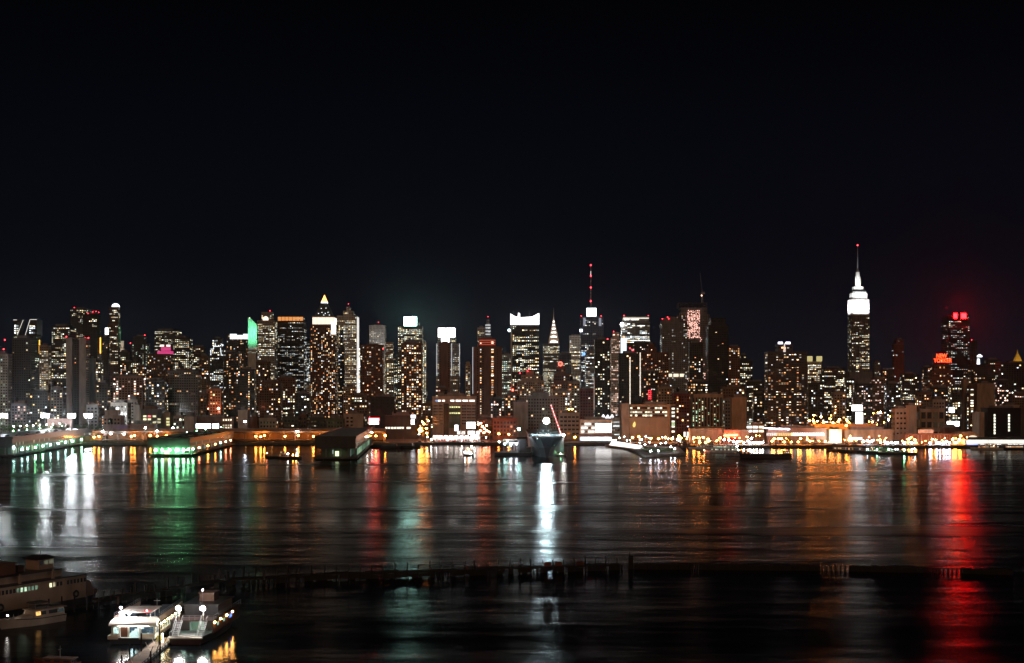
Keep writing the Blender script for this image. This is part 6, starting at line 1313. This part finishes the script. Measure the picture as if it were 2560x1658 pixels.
for i in range(nn):   # rounded stern hood
    a, b_ = math.pi / 2 * i / nn, math.pi / 2 * (i + 1) / nn
    ya, za, yb, zb = 4.5 - 3.3 * math.cos(a), 3.5 + 1.35 * math.sin(a), 4.5 - 3.3 * math.cos(b_), 3.5 + 1.35 * math.sin(b_); ia, ib = .9 * (1 - math.cos(a)) , .9 * (1 - math.cos(b_))
    m.poly([(-4.9 + ia, ya, za), (4.9 - ia, ya, za), (4.9 - ib, yb, zb), (-4.9 + ib, yb, zb)])
    for s in (-1, 1): m.poly([(s * (4.9 - ia), ya, za), (s * (4.9 - ib), yb, zb), (s * (4.9 - ib), 4.6, zb), (s * (4.9 - ia), 4.6, za)])
m.poly([(-4.9, 1.2, 3.5), (4.9, 1.2, 3.5), (4.9, 25, 3.5), (-4.9, 25, 3.5)]); m.build('roof_hood', PT, r)
m = MB(); m.box(-4.7, 4.7, 4.5, 25, 3.51, 3.8); m.build('upper_deck', W('dark'), r)
for s in (-1, 1): m = MB(); m.box(s * 4.65 - .08, s * 4.65 + .08, 4.5, 25, 3.8, 4.9); m.build('side_bulwark', W('tan'), r)
for i in range(6):
    for s in (-2.4, 2.4): m = MB(); m.box(s - 1.2, s + 1.2, 8 + i * 2.4, 8.5 + i * 2.4, 3.8, 4.25); m.box(s - 1.2, s + 1.2, 8.5 + i * 2.4, 8.6 + i * 2.4, 4.25, 4.8); m.build('deck_bench', W('navy'), r)
for s in (-1, 1):
    m = MB()
    for z in (5.25, 5.6): m.tube((s * 4.65, 4.5, z), (s * 4.65, 25, z), .03, n=4)
    for i in range(12): m.tube((s * 4.65, 4.5 + i * 1.85, 4.9), (s * 4.65, 4.5 + i * 1.85, 5.6), .025, n=4)
    m.build('deck_rail', W('steel'), r)
for y in (3, 9, 15): m = MB(); m.tube((4.95, y, .2), (4.95, y, 1.1), .22, n=8); m.build('rubber_fender', W('black'), r)
m = MB(); m.tube((2.6, 10.8, 6), (2.6, 10.8, 7.6), .05, n=4); m.tube((1.9, 10.8, 7.2), (3.3, 10.8, 7.2), .06, n=4); m.build('radar_mast', W('steel'), r)
for s in (-3.1, 3.1):
    for y in (3.4, 7, 10.6): m = MB(); m.tube((s, y, 4.6), (s, y, 5.9), .06, n=5); m.build('canopy_post', PT, r)
m = MB(); m.box(-3.4, -2.2, 3.2, 3.4, 4.7, 5.9); m.build('locker', PT, r)
m = MB(); m.box(-3.4, 3.4, 3.1, 11.2, 5.85, 6.0); m.build('upper_canopy', PT, r)
for (x, y, z, c, s, rad) in ((-2.9, 3.0, 7.0, (1, .93, .95), 1100, .22), (-1.2, 2.9, 5.75, (1, .95, .95), 1200, .22), (2.2, 4, 6.15, (1, .04, .06), 100, .17)):
    m = MB(); m.tube((x, y, 4.8), (x, y, z), .04, n=4); k_ = m.build('lamp_post', W('steel'), r); m = MB(); m.ball((x, y, z), rad); m.build('deck_light', emit('boatlamp%.0f' % s, c, s), k_)
m = MB(); m.box(-3.2, 3.2, 1.5, 1.65, 3.40, 3.47); m.build('stern_light', emit('stern_light', (1, .9, .75), 16), r)
for i in range(5): m = MB(); m.ball((4.85, 5 + i * 3.2, 3.25), .13); m.build('side_light', emit('side_amber', (1, .6, .18), 220), r)

# ------------------------------------------------------------------ second ferry with open stern and stairs
r = root('open_stern_ferry', (-66.4, 261.5, 0), 'dark red double-deck ferry with open lit stern and two stairways', 'ferry', rz=math.radians(-3))
hb, db = hull_mb(30, 9.4, 1.7, .8, 1.8, .74, 1.3, 11, .62); hb.build('hull', W('hull'), r); db.build('boat_deck', W('deck'), r)
m = MB(); m.box(-3.5, 3.5, -.5, .35, 1.25, 1.6); m.build('stern_ramp', W('paint'), r)
m = MB()
for s in (-1, 1): m.box(s * 4.35 - .1, s * 4.35 + .1, 4.2, 25, 1.45, 4.1)
m.box(-4.3, 4.3, 24.9, 25.1, 1.45, 4.1); m.box(-4.3, -1.6, 8.0, 8.15, 1.45, 4.0); m.box(1.6, 4.3, 8.0, 8.15, 1.45, 4.0); m.build('house_wall', W('hull'), r)
m = MB(); m.box(-4.6, 4.6, 4.4, 26, 4.0, 4.2); m.build('upper_deck', W('hull'), r)
m = MB(); m.box(-1.5, 1.5, 9, 18, 1.45, 3.9); m.build('casing', wall_mat('mint_paint', (.45, .58, .5)), r)
m = MB(); m.box(-3.6, 3.6, 11, 22, 4.2, 6.3); m.box(-4, 4, 10.4, 22.6, 6.3, 6.5); m.build('upper_house', W('black'), r)
m = MB(); m.box(-1.6, 1.6, 15, 18.5, 6.5, 8.2); m.box(-1.8, 1.8, 14.7, 18.8, 8.2, 8.35); m.build('wheelhouse', W('brown'), r)
for s in (-1, 1):
    m = MB()
    for k in range(9): t = k / 8; m.box(s * 2.6 - .55, s * 2.6 + .55, 1.4 + t * 3.0, 1.75 + t * 3.0, 1.5 + t * 2.6, 1.57 + t * 2.6)
    m.build('stair_tread', W('steel'), r, 'stuff')
    for d_ in (-.62, .62):
        m = MB(); m.hexa([(s * 2.6 + d_ - .04, 1.2, 1.4), (s * 2.6 + d_ + .04, 1.2, 1.4), (s * 2.6 + d_ + .04, 1.5, 1.4), (s * 2.6 + d_ - .04, 1.5, 1.4), (s * 2.6 + d_ - .04, 4.4, 4.2), (s * 2.6 + d_ + .04, 4.4, 4.2), (s * 2.6 + d_ + .04, 4.7, 4.2), (s * 2.6 + d_ - .04, 4.7, 4.2)])
        m.tube((s * 2.6 + d_, 1.3, 2.4), (s * 2.6 + d_, 4.6, 5.2), .045, n=5); m.tube((s * 2.6 + d_, 1.3, 1.5), (s * 2.6 + d_, 1.3, 2.4), .04, n=4); m.build('stair_stringer', W('steel'), r)
m = MB()
for z in (4.7, 5.2):
    m.tube((-4.5, 4.5, z), (-3.3, 4.5, z), .035, n=4); m.tube((-1.9, 4.5, z), (1.9, 4.5, z), .035, n=4); m.tube((3.3, 4.5, z), (4.5, 4.5, z), .035, n=4)
    for s in (-1, 1): m.tube((s * 4.5, 4.5, z), (s * 4.5, 26, z), .035, n=4)
for i in range(12):
    for s in (-1, 1): m.tube((s * 4.5, 4.5 + i * 1.95, 4.2), (s * 4.5, 4.5 + i * 1.95, 5.2), .03, n=4)
for x in (-1.9, -.6, .6, 1.9): m.tube((x, 4.5, 4.2), (x, 4.5, 5.2), .03, n=4)
m.build('railing', W('steel'), r)
m = MB()
for s in (-1, 1):
    for k in range(5): m.tube((s * (3.3 - k * .0) , .2 + k * .9, 1.6), (s * 3.4, .2 + k * .9, 2.5), .03, n=4)
    m.tube((s * 3.4, .2, 2.5), (s * 3.4, 4, 2.5), .03, n=4)
m.build('stern_rail', W('steel'), r)
for i in range(4): m = MB(); m.box(-3.2, -2.0, 9 + i * 3.4, 9.5 + i * 3.4, 3.88, 3.96); m.box(2.0, 3.2, 9 + i * 3.4, 9.5 + i * 3.4, 3.88, 3.96); m.build('ceiling_light', emit('car_deck_light', (.62, 1, .82), 55), r)
for s in (-1, 1): m = MB(); m.box(s * 2.4 - .4, s * 2.4 + .4, 6.0, 6.3, 3.88, 3.96); m.build('ceiling_light', MATS['car_deck_light'], r)
HOTL = emit('ferry_floodlamp', (1, .94, .88), 650)
for s in (-2.75, 2.35):
    m = MB(); m.tube((s, 4.6, 4.2), (s, 4.6, 6.7), .06, n=5); m.tube((s, 4.6, 6.7), (s, 4.15, 6.7), .2, .5, 10); k_ = m.build('floodlamp_post', W('paint'), r)
    m = MB(); m.tube((s, 4.13, 6.7), (s, 4.06, 6.68), .5, .5, 12); m.build('floodlamp_glass', HOTL, k_)
m = MB(); m.tube((0, 12, 6.5), (0, 12, 9.3), .07, n=5); k_ = m.build('mast', W('steel'), r); m = MB(); m.ball((0, 12, 9.35), .17); m.build('masthead_light', emit('masthead', (1, .93, .95), 140), k_)
for i, y in enumerate((5.2, 9.6, 14.2, 18.8)): m = MB(); m.box(4.45, 4.62, y, y + .42, 3.5, 3.8); m.build('side_light', emit('side_orange', (1, .42, .08), 260), r)
for i, y in enumerate((7.4, 12, 16.8, 17.6)):
    m = MB(); m.box(4.46, 4.50, y, y + .9, 2.7, 3.4, (.3, .6, .6) if i < 2 else (.15, .4, 2.2)); m.glow = True; m.build('side_window', glow_mat(), r)

# ------------------------------------------------------------------ floating landing between the two ferries
q = root('floating_landing', (-71.0, 250, 0), 'narrow floating landing with leaning posts between the two lit ferries', 'dock', rz=math.radians(2))
for i in range(14): m = MB(); m.box(-1.5, 1.5, -14 + i * 2.15, -11.9 + i * 2.15, .35, .62 + .01 * (i % 2)); m.build('deck_plank', W('oldpaint'), q)
for s in (-1, 1): m = MB(); m.box(s * 1.62 - .1, s * 1.62 + .1, -14, 16.2, -.3, .72); m.build('float_edge', WOOD, q)
for i in range(12): m = MB(); m.box(1.74, 1.80, -12.5 + i * 2.3, -11.4 + i * 2.3, .45, .68); m.build('edge_stripe', PT, q)
for (x, y, z) in ((-1.9, -11, 2.4), (-1.7, -6, 3.4), (-1.4, 1.5, 4.2), (.2, 9.5, 5.2), (1.7, 13.5, 4.6), (1.9, 3, 2.2), (-1.8, -2.5, 2.6), (2.0, -5, 1.9)): m = MB(); m.tube((x, y, -2), (x, y, z), .19, .15, 7); m.build('timber_pile', WOOD, q)
for (y, s) in ((-8.5, 1), (-3, 1), (4, 1), (9, 1)):
    m = MB(); m.tube((-1.2, y, 1.9), (-.2, y - 1.4, .7), .09, n=6); m.build('gangway_rail', PT, q)
for y in (-4, 2, 8): m = MB(); m.tube((1.4, y, .6), (1.9, y + 1.3, 2.4), .07, n=5); m.build('brace', WOOD, q)
m = MB(); m.ball((.5, 11, 2.2), .16); m.tube((.5, 11, .6), (.5, 11, 2.1), .04, n=4); m.build('lamp_bollard', emit('bollard_lamp', (.8, 1, .8), 60), q)
m = MB(); m.box(-.9, .1, 12, 13, .62, 1.7); m.build('equipment_box', wall_mat('yellow_box', (.6, .42, .08)), q)
# cropped reddish launch at the bottom edge
Yl = 243; craft('reddish launch roof just showing at the bottom left edge', 195, 997 + H * F / 240, 8, 3, math.radians(80), 'rust', 'rust', free=.8, houses=((.1, .8, .8, .9),), lit=0, mast=2.2, name='small_launch')


# ------------------------------------------------------------------ thin night haze that carries the glow of the lamps
hz = MB(); hz.box(-6000, 6000, -300, 9000, -4, 640)
hm = bpy.data.materials.new('haze_air'); hm.use_nodes = True; ht_ = hm.node_tree; ht_.nodes.clear()
ho_ = ht_.nodes.new('ShaderNodeOutputMaterial'); hv = ht_.nodes.new('ShaderNodeVolumePrincipled')
hv.inputs['Color'].default_value = (.82, .90, 1, 1); hv.inputs['Density'].default_value = 1.6e-5; hv.inputs['Anisotropy'].default_value = .95
ht_.links.new(hv.outputs[0], ho_.inputs['Volume'])
hz_o = hz.build('haze', hm, kind='stuff'); hz_o['label'] = 'thin night haze over the river and city'
